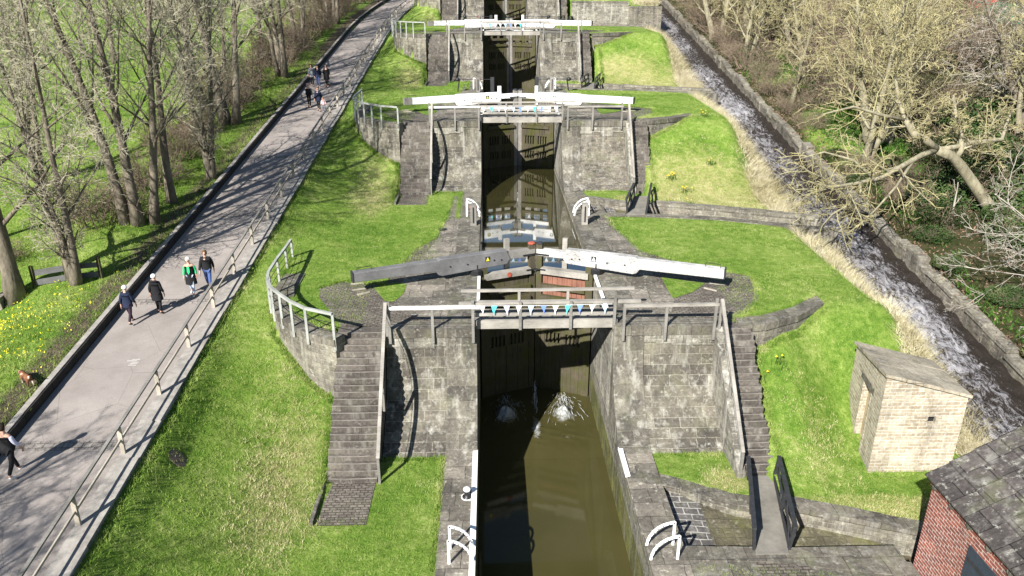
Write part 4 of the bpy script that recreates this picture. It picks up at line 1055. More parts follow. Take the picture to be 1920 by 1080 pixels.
# ------------------------------------------------------------------ trees
SEG = (9, 6, 4, 3, 2); SID = (9, 6, 4, 3, 3); WAN = (.05, .13, .2, .26, .3)
class Cfg:
    nb = (14, 9, 6, 3); ang = (50, 50, 48, 45); ratio = (.4, .48, .5, .55); trop = (.0, .07, .04, .02, .01); t0 = .22; rmin = (.02, .014, .010, .009, .0075); rk = .5
    def __init__(s, **k): s.__dict__.update(k)
def grow(mT, mC, g, p, d, ln, r, lev, c, flare=0):
    ns = SEG[lev]; d = Vector(d).normalized(); pts = [Vector(p)]; rad = []; wd = WAN[lev]*getattr(c, 'wander', 1.)
    for i in range(ns):
        d = (d + Vector((g.uniform(-wd, wd), g.uniform(-wd, wd), g.uniform(-wd, wd)+c.trop[lev]))).normalized()
        pts.append(pts[-1] + d*(ln/ns))
    rad = [max(c.rmin[lev], r*(1-.8*(i/ns)**.8)) for i in range(ns+1)]
    if flare: rad[0] *= 1.35
    (mT if lev <= 1 else mC).tube(pts, rad, SID[lev], cap=lev < 1)
    if lev < 4: kids(mT, mC, g, pts, rad, ln, lev, c)
def kids(mT, mC, g, pts, rad, ln, lev, c, t0=None):
    ns = len(pts)-1; nb = c.nb[lev]; t0 = c.t0 if lev == 0 else .15 if t0 is None else t0
    ph = g.uniform(0, 6.28)
    for k in range(nb):
        t = t0+(1-t0)*(k+g.uniform(.2, .8))/nb; f = min(ns-1e-6, t*ns); i = int(f); q = pts[i].lerp(pts[i+1], f-i)
        ax = (pts[i+1]-pts[i]).normalized(); ph += 2.4+g.uniform(-.5, .5)
        o = ax.orthogonal().normalized(); o = o*math.cos(ph)+ax.cross(o)*math.sin(ph)
        a = R(c.ang[lev]*g.uniform(.65, 1.2)); dd = ax*math.cos(a)+o*math.sin(a)
        l2 = ln*c.ratio[lev]*(1-.45*t if lev == 0 else 1-.3*t)*g.uniform(.7, 1.2)
        grow(mT, mC, g, q, dd, l2, max(c.rmin[lev+1], rad[i]*c.rk*g.uniform(.7, 1.05)), lev+1, c)
def make_tree(seed, stems, c, mats, name, label, group, loc):
    g = random.Random(seed); mT = MB(); mC = MB()
    for (dx, dy, lx, ly, H, r) in stems: grow(mT, mC, g, (dx, dy, -.25), (lx, ly, 1), H, r, 0, c, 1)
    t = thing(name, label, 'tree', (0, 0, 0), group)
    mT.build('trunk', mats[0], t, True, False); mC.build('crown', mats[1], t, False, False)
    t.location = loc; return t
LM = (M['bark'], M['twig'])
cb = Cfg()
cb2 = Cfg(nb=(14, 9, 6, 3), ang=(38, 42, 42, 40), trop=(0, .1, .07, .03, .02))
def at(x, y, dz=0): return (x, y, terr(x, y)+dz)
G_L = 'bare trees on the left of the towpath'; G_R = 'lichen covered trees beyond the stream'
tr1 = make_tree(11, [(0,0,.0,.03,13,.36)], cb, LM, 'bare_tree', 'thick single trunk at the far left edge beside the broken fence', G_L, at(-19.5, 29.1))
tr2 = make_tree(12, [(0,0,-.02,.0,4.6,.23),(-.05,0,-.2,.1,11.5,.15),(0.05,0,.06,.02,12.5,.18)], cb, LM, 'bare_tree', 'slim bare tree right of the broken fence with earth round its foot', G_L, at(-17.3, 29.7))
tr3 = make_tree(13, [(-.4,0,-.12,.05,15,.28),(.15,-.1,.0,0,15.5,.27),(.7,.35,.1,.1,14,.24)], cb2, LM, 'bare_tree', 'large triple stemmed bare tree with a dark base in the verge', G_L, at(-17.2, 35.6))
tr4 = make_tree(14, [(0,0,.03,.02,14,.24)], cb, LM, 'bare_tree', 'single grey trunk just behind the triple stemmed tree', G_L, at(-16.6, 38.6))
tr5 = make_tree(15, [(0,0,-.08,.0,4.6,.25),(0,0,-.16,.05,13,.17),(.05,0,.12,.1,13.5,.19)], cb2, LM, 'bare_tree', 'bare tree forking low, closest of all to the towpath edging', G_L, at(-15.75, 42.2))
tr6 = make_tree(16, [(-.3,0,-.06,0,16,.28),(.35,.2,.1,.05,16,.28),(-.1,.5,-.16,.12,14,.2)], cb, LM, 'bare_tree', 'stout double trunk tree with pale joined base by the bright verge', G_L, at(-17.5, 51.6))
def cp(src, x, y, rz_, sc, lab): return copy_thing(src, at(x, y), rz_, sc, lab)
cp(tr6, -16.9, 64.8, 1.9, .95, 'splayed multi trunk tree beside the group of far walkers')
cp(tr3, -16.9, 88.5, 2.5, .85, 'dark ivy-like trunk near the top of the towpath')
spots = [(-19.5,58,4),(-20.5,72,2),(-18.6,78.5,6),(-24,63,3),(-22.5,84,4),(-27,95,6),(-18.2,98,1),(-33,70,2),(-38,92,3),(-22,108,5),(-30,112,2),(-16,112,6),(-14,122,4),(-47,105,1),(-20,124,3),(-32,130,5),(-8,134,2),(-40,125,4),(-24.5,41,5),(-23,33.5,2)]
src = {1: tr1, 2: tr4, 3: tr3, 4: tr4, 5: tr5, 6: tr6}
for i, (x, y, k) in enumerate(spots): copy_thing(src[k], at(x, y), i*1.7, .8+.25*((i*37) % 10)/10, 'bare tree in the thicket behind the trees lining the towpath')
for x, y, k, q in ((-19, 6.5, 3, 0.4), (-20.8, 9.5, 6, 2.1), (-18.7, 10.8, 4, 1.2), (-21.5, 13.2, 5, 3), (-18.2, 4., 6, 4.)):
    copy_thing(src[k], at(x, y), q, .62, 'bare tree below the left edge of the view, casting branch shadows on the path')

RM = (M['barky'], M['twigy'])
cr = Cfg(nb=(13, 8, 5, 3), ang=(58, 52, 50, 48), ratio=(.5, .5, .5, .55), trop=(0, .05, .0, -.02, -.02), wander=1.35, t0=.2, rmin=(.027,.019,.014,.011,.009))
rt1 = make_tree(31, [(-.5,.2,-.25,.0,9.5,.4),(.4,-.1,.05,-.05,10,.36)], cr, RM, 'lichen_tree', 'forked broad trunk on bare earth across the stream', G_R, at(25.4, 48.6))
rt2 = make_tree(32, [(0,0,-.3,-.05,9.5,.26)], cr, RM, 'lichen_tree', 'yellowish tree on the far bank beside the green ground patch', G_R, at(26.0, 63.5))
rt3 = make_tree(33, [(0,0,-.35,.05,8.5,.24),(.3,.3,.2,.1,9.,.24)], cr, RM, 'lichen_tree', 'twin stemmed yellowish tree high on the right bank', G_R, at(30.5, 56))
rs = [(22.4,57.5,2),(23.2,70,3),(23.4,79,1),(24.6,89,2),(22.8,46,3),(28,72,2),(33,46.5,3),(27,80,1),(35,66,1),(31.5,90,2),(38,54,2),(40,75,3),(26.2,94,3),(44,62,1),(36,98,1),(47,84,2),(28,106,1),(42,112,3),(34,120,2),(24,118,3),(52,100,2),(50,70,3),(36,38.5,1)]
for i, (x, y, k) in enumerate(rs): copy_thing({1: rt1, 2: rt2, 3: rt3}[k], at(x+sH(y), y), 1.3+i*2.1, .85+.3*((i*7) % 10)/10, 'yellow twigged bare tree in the wood beyond the stream')
# leaning tree whose limbs reach over the stream
g = random.Random(77); mT = MB(); mC = MB(); Yb = 38.
cl = Cfg(nb=(10, 7, 4, 3), ang=(60, 58, 52, 50), ratio=(.4, .56, .56, .55), trop=(0, .03, -.01, -.05, -.05), wander=1.5, rmin=(.05,.028,.018,.013,.01))
def limb(px, rad, kidsn=1, ln=None, lev=0, t0=.1):
    pts = [atY(x, y, yy) for x, y, yy in px]
    mT.tube(pts, rad, 9)
    l = sum((b-a).length for a, b in zip(pts, pts[1:]))
    if kidsn: kids(mT, mC, g, pts, rad, ln or l, lev, cl, t0)
f0 = atY(1800, 310, 38); p1 = atY(1836, 360, 38); root = p1+(p1-f0)*1.3
mT.tube([root, root.lerp(p1, .5)+Vector((-.06, 0, 0)), p1, f0, atY(1783, 292, 37.9), atY(1755, 280, 37.7)], [.42, .34, .3, .28, .26, .22], 10)
limb([(1757,281,37.7),(1735,262,37.5),(1712,250,37.6),(1698,225,37.9),(1685,190,38.4),(1678,140,39)], [.2,.19,.17,.14,.1,.06], 1)
limb([(1757,281,37.7),(1728,291,37.2),(1690,312,36.5),(1650,334,36),(1610,343,35.6),(1560,351,35.2),(1515,340,34.8)], [.15,.14,.13,.11,.09,.06,.03], 1)
limb([(1612,343,35.6),(1614,365,35.3),(1590,385,35.),(1560,402,34.6),(1540,425,34.2)], [.06,.055,.05,.04,.02], 1, 4., 1)
limb([(1757,281,37.7),(1790,276,38),(1830,266,38.4),(1878,262,38.8),(1886,235,39.2),(1900,200,39.6)], [.14,.13,.12,.11,.08,.05], 1)
limb([(1790,300,37.9),(1802,283,38),(1803,255,38.2),(1793,225,38.5),(1788,180,39)], [.16,.14,.12,.1,.06], 1)
limb([(1640,337,36),(1600,300,36.4),(1545,285,36.6),(1490,300,36.4)], [.07,.06,.045,.02], 1, 4.2, 1)
limb([(1698,225,37.9),(1650,215,37.6),(1600,200,37.4),(1540,215,37.2)], [.1,.08,.06,.03], 1, 4., 1)
limb([(1710,305,36.8),(1680,350,36.2),(1640,395,35.6),(1600,430,35)], [.08,.06,.045,.02], 1, 3.4, 1)
t = thing('leaning_tree', 'pale trunk leaning left with crooked yellow lichened limbs reaching over the stream', 'tree', (0,0,0)); 
mT.build('trunk', M['barky'], t, True, False); mC.build('crown', M['twigy'], t, False, False)
# twin limb at the right margin and horizontal grey limb near the top
cs = Cfg(nb=(7, 5, 4, 2), ang=(50, 48, 46, 45), ratio=(.55, .55, .55, .55), trop=(0, .04, 0, -.03, -.03), wander=1.4, rmin=(.022,.014,.01,.008,.007), t0=.1)
def spray(name, label, base, stems, mats, seed, c=cs):
    g2 = random.Random(seed); mT = MB(); mC = MB()
    for d, l, r in stems: grow(mT, mC, g2, base, d, l, r, 0, c)
    t = thing(name, label, 'tree', (0,0,0)); mT.build('trunk', mats[0], t, True, False); mC.build('crown', mats[1], t, False, False); return t
spray('grey_limbed_tree', 'grey barked tree at the right margin with a thick slanting limb', (34.5, 47.5, terr(34.5, 47.5)-.2), [((-.55,.15,1),10,.36),((-.1,.3,1),10.5,.33)], (M['bark'], M['twigw']), 41, cr)
spray('waterside_shrub', 'pale bare twigs arching over the white water at the right edge', (27.3, 29.5, terr(27.3, 29.5)-.2), [((-1.2,-.1,.75),7.5,.07),((-1.,.35,.9),7,.06),((-1.1,-.5,.55),6.5,.06),((-.6,.1,1.2),6,.06),((-1.3,.2,.4),6.5,.05)], (M['twigw'], M['twigw']), 42)
spray('waterside_shrub', 'pale bare twigs at the right edge above the brick building', (25.4, 23.6, terr(25.4, 23.6)-.2), [((-1.,.3,.7),4.5,.05),((-.9,.8,.9),5,.05),((-1.,-.2,.5),4,.04)], (M['twigw'], M['twigw']), 43)
_p = U(1772, 462, 2.9); SAP = (_p.x, _p.y, terr(_p.x, _p.y)-.1)
spray('sapling', 'thin white sapling stem standing alone among the ivy', SAP, [((0.02,.0,1),2.2,.09)], (M['twigw'], M['twigw']), 44, Cfg(nb=(2,2,1,0)))

# shrubs: bramble domes
def shrub(seed, rad, h, nst, mats, name, label, group, loc, leaf=None):
    g2 = random.Random(seed); mS = MB(); mL = MB()
    c = Cfg(nb=(6, 6, 4, 0), ang=(55, 55, 50, 40), ratio=(.45, .5, .55, .5), trop=(-.06, .02, 0, 0, 0), wander=2.2, t0=.3, rmin=(.012,.010,.008,.007,.006))
    for k in range(nst):
        a = g2.uniform(0, 6.28); q = rad*math.sqrt(g2.random())*.7
        d = (math.cos(a)*g2.uniform(.1, .9), math.sin(a)*g2.uniform(.1, .9), 1)
        grow(mS, mS, g2, (q*math.cos(a), q*math.sin(a), -.1), d, h*g2.uniform(.7, 1.2), .028, 1, c)
    t = thing(name, label, 'shrub', (0,0,0), group)
    mS.build('branches', mats, t, False, False)
    if leaf:
        for k in range(leaf[1]):
            a = g2.uniform(0, 6.28); q = rad*math.sqrt(g2.random()); z = g2.uniform(.1, 1)*h*(1-.5*(q/rad)**2)
            p = Vector((q*math.cos(a), q*math.sin(a), z)); e = Vector((g2.uniform(-1,1), g2.uniform(-1,1), g2.uniform(-.3,1))).normalized()*leaf[2]; f = e.orthogonal().normalized()*leaf[2]*.6
            mL.add([tuple(p-e), tuple(p+f), tuple(p+e), tuple(p-f)], [(0,1,2,3)])
        mL.build('leaves', leaf[0], t, False, False)
    t.location = loc; return t
sb1 = shrub(51, 1.9, 2.2, 60, M['twigb'], 'bramble_shrub', 'brown bramble thicket between the fence and the triple stemmed tree', 'bramble thickets on the left', at(-19.2, 36.2))
sb2 = shrub(52, 1.6, 1.6, 45, M['twigb'], 'bramble_shrub', 'low brown bramble mound under the trees by the verge', 'bramble thickets on the left', at(-18.4, 40.8))
for i, (x, y, sc) in enumerate(((-18.8,45,.9),(-19.2,49.5,1.1),(-19,54.8,1.1),(-18.6,57,1.),(-19.6,61.5,1.3),(-18.3,68.5,1.1),(-19.2,71,1.2),(-18.4,75,1.2),(-19,82,1.4),(-17.8,85,1.1),(-18,92,1.3),(-17.5,96,1.2),(-16.5,104,1.3),(-15,116,1.5),(-20,114,1.6),(-11,126,1.7),(-6,128,1.7),(-22,102,1.6),(-26,118,1.8),(-21.5,31.6,.6))):
    copy_thing((sb1, sb2)[i % 2], at(x, y), i*2.2, (sc, sc, sc*1.1), 'brown bramble thicket under the left trees')
sr = shrub(53, 2.0, 2.4, 60, M['twigb'], 'tangled_shrub', 'tangled bare shrub at the stream edge beneath the yellow trees', 'tangled shrubs beyond the stream', at(24.7, 57), (M['leaf'], 700, .06))
si = shrub(54, 2.0, 1.5, 26, M['twigb'], 'ivy_mound', 'dark green ivy mound under the leaning tree', 'ivy mounds beyond the stream', at(25.2, 40), (M['leaf'], 4200, .08))
for i, (x, y, sc) in enumerate(((21.9,52.8,.5),(22.1,56.5,.55),(22.4,61,.6),(22.9,65,.6),(23.1,71.5,.7),(23.6,77,.7),(22.0,45.2,.45),(22.6,40.5,.5),(24.0,84,.8),(24.6,92,.9),(23.2,68,1.),(23.8,74,1.2),(24.2,82,1.3),(25,88,1.4),(27,60.5,1.3),(28.5,66,1.4),(29,52,1.2),(31,62,1.4),(32.5,71,1.5),(30,77,1.5),(34,84,1.7),(28,98,1.7),(38,64,1.6),(38,90,1.8),(42,70,1.7),(33,104,1.9),(26,104,1.6),(45,96,2.),(40,46,1.3),(36,50,1.3),(25.5,112,1.9),(33,114,2.),(20.5,124,2.2),(27,128,2.3),(14,130,2.3),(42,104,2.),(52,90,2.),(47,78,1.8),(56,110,2.3),(46,120,2.4))):
    copy_thing(sr, at(x+sH(y), y), i*1.9, sc, 'tangled bare shrub in the wood beyond the stream')
for i, (x, y, sc) in enumerate(((26.4,36.6,.8),(21.6,23,.35),(21.9,26.4,.4),(21.5,33.5,.4),(22,36.2,.5),(21.5,43.5,.45),(21.6,47.5,.45),(22.3,30.2,.5),(26.8,41.5,1.2),(28.5,37.5,1.3),(25.6,34.6,.9),(28.6,33.8,1.3),(31.5,41,1.4),(27.2,45,1.1),(31,36,1.5),(23.2,37.6,.7),(33.5,38,1.5),(30.8,31,1.3),(29.8,45.8,1.2),(26.6,31.6,.9),(33.8,44,1.4),(36.5,42,1.5),(28,27.6,1.2),(24.6,28.2,.7),(31.5,49.5,1.3),(26.8,54.5,1.),(36,47,1.4))):
    copy_thing(si, at(x+sH(y), y), i*2.7, (sc, sc, sc*.9), 'dark green ivy mound on the bank beyond the stream')

# ------------------------------------------------------------------ scattered ground cover
def blades(name, P, hlo, hhi, wid, per, spread, lean, mat, lab):
    P = np.repeat(np.asarray(P), per, axis=0); n = len(P)
    P = P + np.random.uniform(-spread, spread, (n, 3))*np.array((1, 1, 0))
    a = np.random.uniform(0, 2*np.pi, n); h = np.random.uniform(hlo, hhi, n); ln = np.random.uniform(.1, lean, n)*h; b = np.random.uniform(0, 2*np.pi, n)
    sx = np.stack((np.cos(a), np.sin(a), 0*a), 1)*wid
    tip = P + np.stack((np.cos(b)*ln, np.sin(b)*ln, h), 1); base = P - np.array((0, 0, .02))
    V_ = np.stack((base-sx, base+sx, tip), 1).reshape(-1, 3)
    me = bpy.data.meshes.new(name); me.vertices.add(3*n); me.vertices.foreach_set('co', V_.ravel())
    me.loops.add(3*n); me.loops.foreach_set('vertex_index', np.arange(3*n, dtype=np.int32))
    me.polygons.add(n); me.polygons.foreach_set('loop_start', np.arange(0, 3*n, 3, dtype=np.int32))
    me.update(); me.validate(); me.materials.append(mat)
    o = bpy.data.objects.new(name, me); COL.objects.link(o); return kind(o, 'stuff', lab)
pts = []
def on_paving(x, y):
    for n in range(1, 5):
        dy = y-F[n]
        if -5 < x < 9.6 and -.3 < dy < 17 and (x > -5.6 + .0*dy): 
            if dy < 7 and (x > -7.3 or dy < 6) and x < 10.6: return True
            if -2.6 < x < 6.9: return True
        if -5.9 < x < 10 and -5.9 < dy < .5: return not ((-4 < x < -1.8 or 5.9 < x < 8.2) and dy < -2.9)
        if x > 4.4 and nearE(max(5, x))-.8 < dy < farE(max(4.8, x))+.6: return True
    return False
g = random.Random(9)
while len(pts) < 62000:
    x = g.uniform(-10.9, 17.6); y = 13+ (g.random()**1.5)*62
    if -1.85 < x < 5.85 or on_paving(x, y) or (x > 12.2 and y < 17.4) or (12.9 < x < 16.9 and 21.6 < y < 25.2): continue
    if x > sX(y)-1.4: continue
    pts.append((x, y, terr(x, y)))
blades('grass', pts, .04, .11, .007, 4, .09, 1.1, M['blade'], 'short mown grass on the lawns beside the locks')
dry = []
while len(dry) < 9000:
    x = g.uniform(-10.5, 16.6); y = 13+(g.random()**1.4)*65
    if -1.9 < x < 5.85 or on_paving(x, y) or (x > 12.2 and y < 17.4) or x > sX(y)-.8 or (12.9 < x < 16.9 and 21.6 < y < 25.2): continue
    if g.random() > cover(x, y)[0]*1.2-.06: continue
    dry.append((x, y, terr(x, y)))
blades('dry_grass', dry, .04, .11, .008, 7, .13, 1.6, M['drygrass'], 'pale dry tussocks on the banks beside the stairs')
edge = []
def fringe(x0, y0, x1, y1, k, w_=.1):
    for _ in range(k):
        t_ = g.random(); x = x0+(x1-x0)*t_+g.gauss(0, w_); y = y0+(y1-y0)*t_+g.gauss(0, w_); edge.append((x, y, terr(x, y)))
fringe(-10.6, 14, -10.6, 70, 3500, .1); fringe(-15.4, 14, -15.5, 70, 2500, .15)
for n in range(1, 4):
    f = F[n]
    fringe(-5.85, f-5, -5.85, f-.8, 500, .07); fringe(10.0, f-4, 10.0, f-.2, 420, .08)
    fringe(-1.85, f-8.4, -1.85, f-2.6, 500, .06); fringe(-4, f-2.7, -1.8, f-2.7, 160, .06); fringe(5.9, f-2.7, 8.3, f-2.7, 160, .06)
    for (a, b), (c, d) in zip(LCX, LCX[1:]): fringe(a-.12, f+b-.12, c-.12, f+d-.1, 170, .07)
    for (a, b), (c, d) in zip(RCX, RCX[1:]): fringe(a, f+b-.12, c, f+d-.12, 200, .07); fringe(a, f+b+.9, c, f+d+.9, 200, .08)
    fringe(9.7, f+farE(9.7)+.6, 12.3 if n == 1 else 16.8, f+farE(12.3 if n == 1 else 16.8)+.6, 500, .12)
    for pl in ([(598,540),(640,528),(720,535),(775,470),(815,448),(838,410),(850,370)], [(1118,385),(1155,430),(1200,470),(1300,500),(1410,518),(1425,560),(1378,606)]):
        for (a, b), (c, d) in zip(pl, pl[1:]):
            A = U(a, b, L[1]); B = U(c, d, L[1]); fringe(A.x, A.y+f-F[1], B.x, B.y+f-F[1], 150, .1)
fringe(13.1, 21.65, 16, 21.65, 160, .06); fringe(13.0, 21.7, 13.6, 25, 160, .06)
blades('edge_grass', edge, .05, .17, .009, 5, .06, 1.5, M['blade'], 'ragged grass along the walls, kerbs and paving')
pts = []
while len(pts) < 26000:
    x = -15.3 - 16*g.random()**1.6; y = g.uniform(14, 75)
    if g.random() > min(1, (-15.3-x)/.9): continue
    pts.append((x, y, terr(x, y)))
blades('verge_grass', pts, .06, .2, .01, 4, .14, 1.0, M['blade'], 'longer grass on the verge and meadow left of the path')
pts = []
while len(pts) < 30000:
    y = 16+85*g.random()**1.2; x = sX(y) + (g.uniform(-1.9, .2) if g.random() < .5 else g.gauss(-.5, .45))
    if 21 < y < 25.5 and x < 16.8 or y < 17.6: continue
    if g.random() < .75 and hash2(x*2.6, y*1.9) < .0: continue
    pts.append((x, y, terr(x, y)))
blades('reeds', pts, .15, .72, .012, 6, .1, 1.6, M['straw'], 'straw coloured dead grass along the stream edge')
pts = []
while len(pts) < 5000:
    y = 16+60*g.random(); x = sX(y)+3.35+9*g.random()**1.5
    pts.append((x, y, terr(x, y)))
blades('leaf_litter', pts, .02, .1, .05, 3, .3, 2.5, M['litter'], 'brown fallen leaves on the wooded bank')
pts = []
for cx, cy, rx, ry, k in ((25.0, 50.5, 2.6, 6, 1700), (25.0, 67, 3, 6, 1500), (22.3, 27, .5, 5, 170), (22.6, 39, .6, 7, 130), (21.9, 31, .3, 3, 60), (17.5, 23.0, .45, .9, 480)):
    for _ in range(k):
        x = g.gauss(cx, rx*.5); y = g.gauss(cy, ry*.5)
        if x < sX(y)+3.3 and cx > 20: continue
        pts.append((x, y, terr(x, y)+(.0)))
blades('green_leaves', pts, .08, .3, .05, 3, .16, 1.6, M['leaf2'], 'bright green spring leaves on the bank and wall')
pts = []
for _ in range(600):
    x = g.gauss(-18.6, 1.6); y = g.gauss(25.6, 1.9)
    if x < -15.6: pts.append((x, y, terr(x, y)+.1))
blades('celandines', pts, .02, .05, .022, 2, .1, 2.5, plain('celandine_yellow', (.75,.65,.03), .6, .1), 'small yellow flowers scattered in the left verge')
def daffodil(x, y, lab, yc):
    t = thing('daffodil_clump', lab, 'plant', at(x, y), 'daffodil clumps'); mL = MB(); mF = MB(); z = terr(x, y)
    for k in range(34):
        a = g.uniform(0, 6.28); b = Vector((x+g.gauss(0, .16), y+g.gauss(0, .16), z)); l = g.uniform(.2, .4); tip = b+Vector((math.cos(a)*.13, math.sin(a)*.13, l)); s = Vector((-math.sin(a), math.cos(a), 0))*.016
        mL.add([tuple(b-s), tuple(b+s), tuple(tip)], [(0,1,2)])
        if k < yc:
            c = tip+Vector((0,0,.03)); mF.lathe([(.015,-.02),(.05,0),(.02,.01),(.022,.04)], tuple(c), 6)
    mL.build('leaves', M['leaf2'], t, False, False)
    if mF.v: mF.build('flowers', M['daffodil'], t, False, False)
M['daffodil'] = plain('daffodil_yellow', (.85,.55,.03), .6, .15)
for (x, y), lab, yc in (((11.2,45.4),'bright yellow daffodils in the dry grass slope near the second stairs',10),((11.75,44.3),'orange yellow daffodil clump just below the brighter one',7),((13.8,46.4),'green daffodil leaves on the slope towards the stream',2),((10.6,42.9),'green daffodil leaves along the spillway wall',1),((11.6,42.5),'second green leaf clump along the spillway wall',2),((9.9,24.6),'small green clump at the foot of the wing wall',2),((10.8,25.1),'leafy clump against the wing wall',2),((14.2,50.3),'pale daffodils high on the slope by the reeds',5)):
    daffodil(x, y, lab, yc)
# ------------------------------------------------------------------ people
CL = {k: plain('cloth_'+k, c, .85, .18, 12) for k, c in {'black': (.012,.012,.014), 'navy': (.014,.02,.045), 'plum': (.03,.018,.03), 'jeans': (.06,.1,.24), 'green': (.03,.45,.17), 'white': (.8,.8,.78), 'lilac': (.55,.55,.72), 'pink': (.7,.42,.46), 'paleblue': (.4,.5,.65), 'grey': (.2,.22,.24), 'darkhair': (.03,.02,.015), 'greyhair': (.72,.7,.66), 'brownhair': (.12,.07,.04)}.items()}
M['skin'] = plain('skin', (.52,.31,.23), .6, .08)
def skin(name, verts, edges, rad, mat, parent, root=0, sub=1):
    me = bpy.data.meshes.new(name); me.from_pydata(verts, edges, [])
    o = bpy.data.objects.new(name, me); COL.objects.link(o)
    sk = o.modifiers.new('s', 'SKIN'); sk.use_smooth_shade = True
    if sub: ss = o.modifiers.new('u', 'SUBSURF'); ss.levels = sub; ss.render_levels = sub
    for i, r_ in enumerate(rad):
        d = me.skin_vertices[0].data[i]; d.radius = r_ if hasattr(r_, '__len__') else (r_, r_); d.use_root = i == root
    dg = bpy.context.evaluated_depsgraph_get(); ev = o.evaluated_get(dg)
    new = bpy.data.meshes.new_from_object(ev); o.modifiers.clear(); o.data = new
    new.materials.clear(); new.materials.append(mat)
    new.polygons.foreach_set('use_smooth', [True]*len(new.polygons))
    o.parent = parent; return o
def person(lab, x, y, head, Ht=1.68, step=.22, coat='black', coatlen=.5, legs='black', shoe='black', hair='greyhair', hat=False, sleeve=None, inner=None, hold=None, arm=.15, dz=None, group=None, hood=False):
    t = thing('person', lab, 'person', (x, y, pathz(y)+.005 if dz is None else dz), group)
    s = Ht/1.72
    V = []; E_ = []; Rr = []
    def v(p, r_, pr=None):
        V.append(tuple(c*s for c in p)); Rr.append(r_*s if not hasattr(r_, '__len__') else (r_[0]*s, r_[1]*s))
        if pr is not None: E_.append((pr, len(V)-1))
        return len(V)-1
    pel = v((0,0,.93), (.135,.1)); sp = v((0,0,1.1), (.125,.09), pel); ch = v((0,.0,1.3), (.15,.1), sp); nk = v((0,-.005,1.46), .052, ch); hb = v((0,.015,1.55), .068, nk); hm = v((0,.025,1.63), (.078,.09), hb); ht = v((0,.01,1.7), .05, hm)
    v((0,.125,1.6), .014, hm)                                         # nose
    joints = {}
    for q in (-1, 1):
        sw = arm*q
        sh = v((.165*q,0,1.39), .06, ch); el = v((.23*q,-.03+sw*.5,1.12), .042, sh); wr = v((.25*q,.05+sw,.89), .03, el); pa = v((.25*q,.06+sw*1.1,.82), (.02,.036), wr)
        for k, (fx, l) in enumerate(((-.028,.068),(-.01,.078),(.01,.075),(.028,.058))):
            f1 = v((.25*q,.06+sw*1.1+fx,.775), .0095, pa); v((.243*q,.07+sw*1.1+fx,.775-l), .007, f1)
        th = v((.25*q,.105+sw*1.1,.815), .0105, pa); v((.245*q,.125+sw*1.1,.775), .008, th)
        st = step*q
        hp = v((.085*q,0,.88), .085, pel); kn = v((.09*q,.04-st*.45,.49), .055, hp); an = v((.09*q,-st,.09+max(0,st)*.25), .04, kn); v((.1*q,.17-st,.035+max(0,st)*.02), .032, an)
        joints[q] = (sh, el, wr, hp, kn, an)
    skin('body', V, E_, Rr, M['skin'], t)
    vv = lambda i, o=(0,0,0): tuple(a+b*s for a, b in zip(V[i], o))
    # coat: torso and sleeves grown over the body
    CV = [vv(pel), vv(sp), vv(ch), vv(nk, (0,-.01,-.03))]; CE = [(0,1),(1,2),(2,3)]; CR = [(.165*s,.13*s), (.16*s,.125*s), (.19*s,.14*s), .095*s]
    for q in (-1, 1):
        sh, el, wr, *_ = joints[q]; b = len(CV)
        if sleeve:
            CV += [vv(sh, (-.02*q,0,.0))]; CE += [(2,b)]; CR += [.112*s]
            skin('sleeve', [vv(sh, (.015*q,0,-.02)), vv(el), vv(wr, (0,0,.04))], [(0,1),(1,2)], [.074*s, .062*s, .048*s], CL[sleeve], t); continue
        CV += [vv(sh), vv(el), vv(wr, (0,0,.04))]; CE += [(2,b),(b,b+1),(b+1,b+2)]; CR += [.082*s, .062*s, .048*s]
    co_ = skin('coat', CV, CE, CR, CL[coat], t)
    m = MB()       # skirt / body of the coat
    zt = 1.33; zb = .93-coatlen
    prof = []
    for k in range(7):
        u = k/6; z = zt+(zb-zt)*u; rx = .205-.03*math.sin(min(1, u*1.6)*math.pi)*.9+.05*u*min(1, coatlen*2); ry = .15-.02*math.sin(u*math.pi)+.05*u*min(1, coatlen*2)
        prof.append((z, rx, ry))
    vs = []
    for z, rx, ry in prof:
        for k in range(16):
            a = 2*math.pi*k/16; w2 = 1+.03*math.sin(5*a+z*9); vs.append((x+rx*w2*math.cos(a)*s, y+ry*w2*math.sin(a)*s, t.location.z+z*s))
    m.add(vs, [(16*i+k, 16*i+(k+1) % 16, 16*i+16+(k+1) % 16, 16*i+16+k) for i in range(6) for k in range(16)] + [tuple(range(16))])
    sk_ = m.build('coat_body', CL[coat], t, True, False)
    if inner:
        m = MB(); m.add([(x-.05*s, y+.165*s, t.location.z+1.36*s), (x+.05*s, y+.165*s, t.location.z+1.36*s), (x+.06*s, y+.185*s, t.location.z+1.12*s), (x, y+.19*s, t.location.z+1.0*s), (x-.06*s, y+.185*s, t.location.z+1.12*s)], [(0,4,3,2,1)])
        m.build('shirt', CL[inner], t)
    # trousers and shoes
    TV = [vv(pel)]; TE = []; TR = [(.14*s,.11*s)]; SV = []; SE = []; SR = []
    for q in (-1, 1):
        _, _, _, hp, kn, an = joints[q]; b = len(TV); TV += [vv(hp), vv(kn), vv(an, (0,0,.03))]; TE += [(0,b),(b,b+1),(b+1,b+2)]; TR += [.1*s, .068*s, .054*s]
        b = len(SV); SV += [vv(an, (0,-.02,-.02)), vv(an, (0,.06,-.05)), vv(an+1)]; SE += [(b,b+1),(b+1,b+2)]; SR += [.05*s, .046*s, .04*s]
    skin('trousers', TV, TE, TR, CL[legs], t)
    for q in (0, 1):
        skin('shoe', SV[3*q:3*q+3], [(0,1),(1,2)], SR[3*q:3*q+3], CL[shoe], t)
    # hair or hat, eyes
    m = MB(); c = (x, y+.005*s, t.location.z+1.645*s); R0 = .102*s
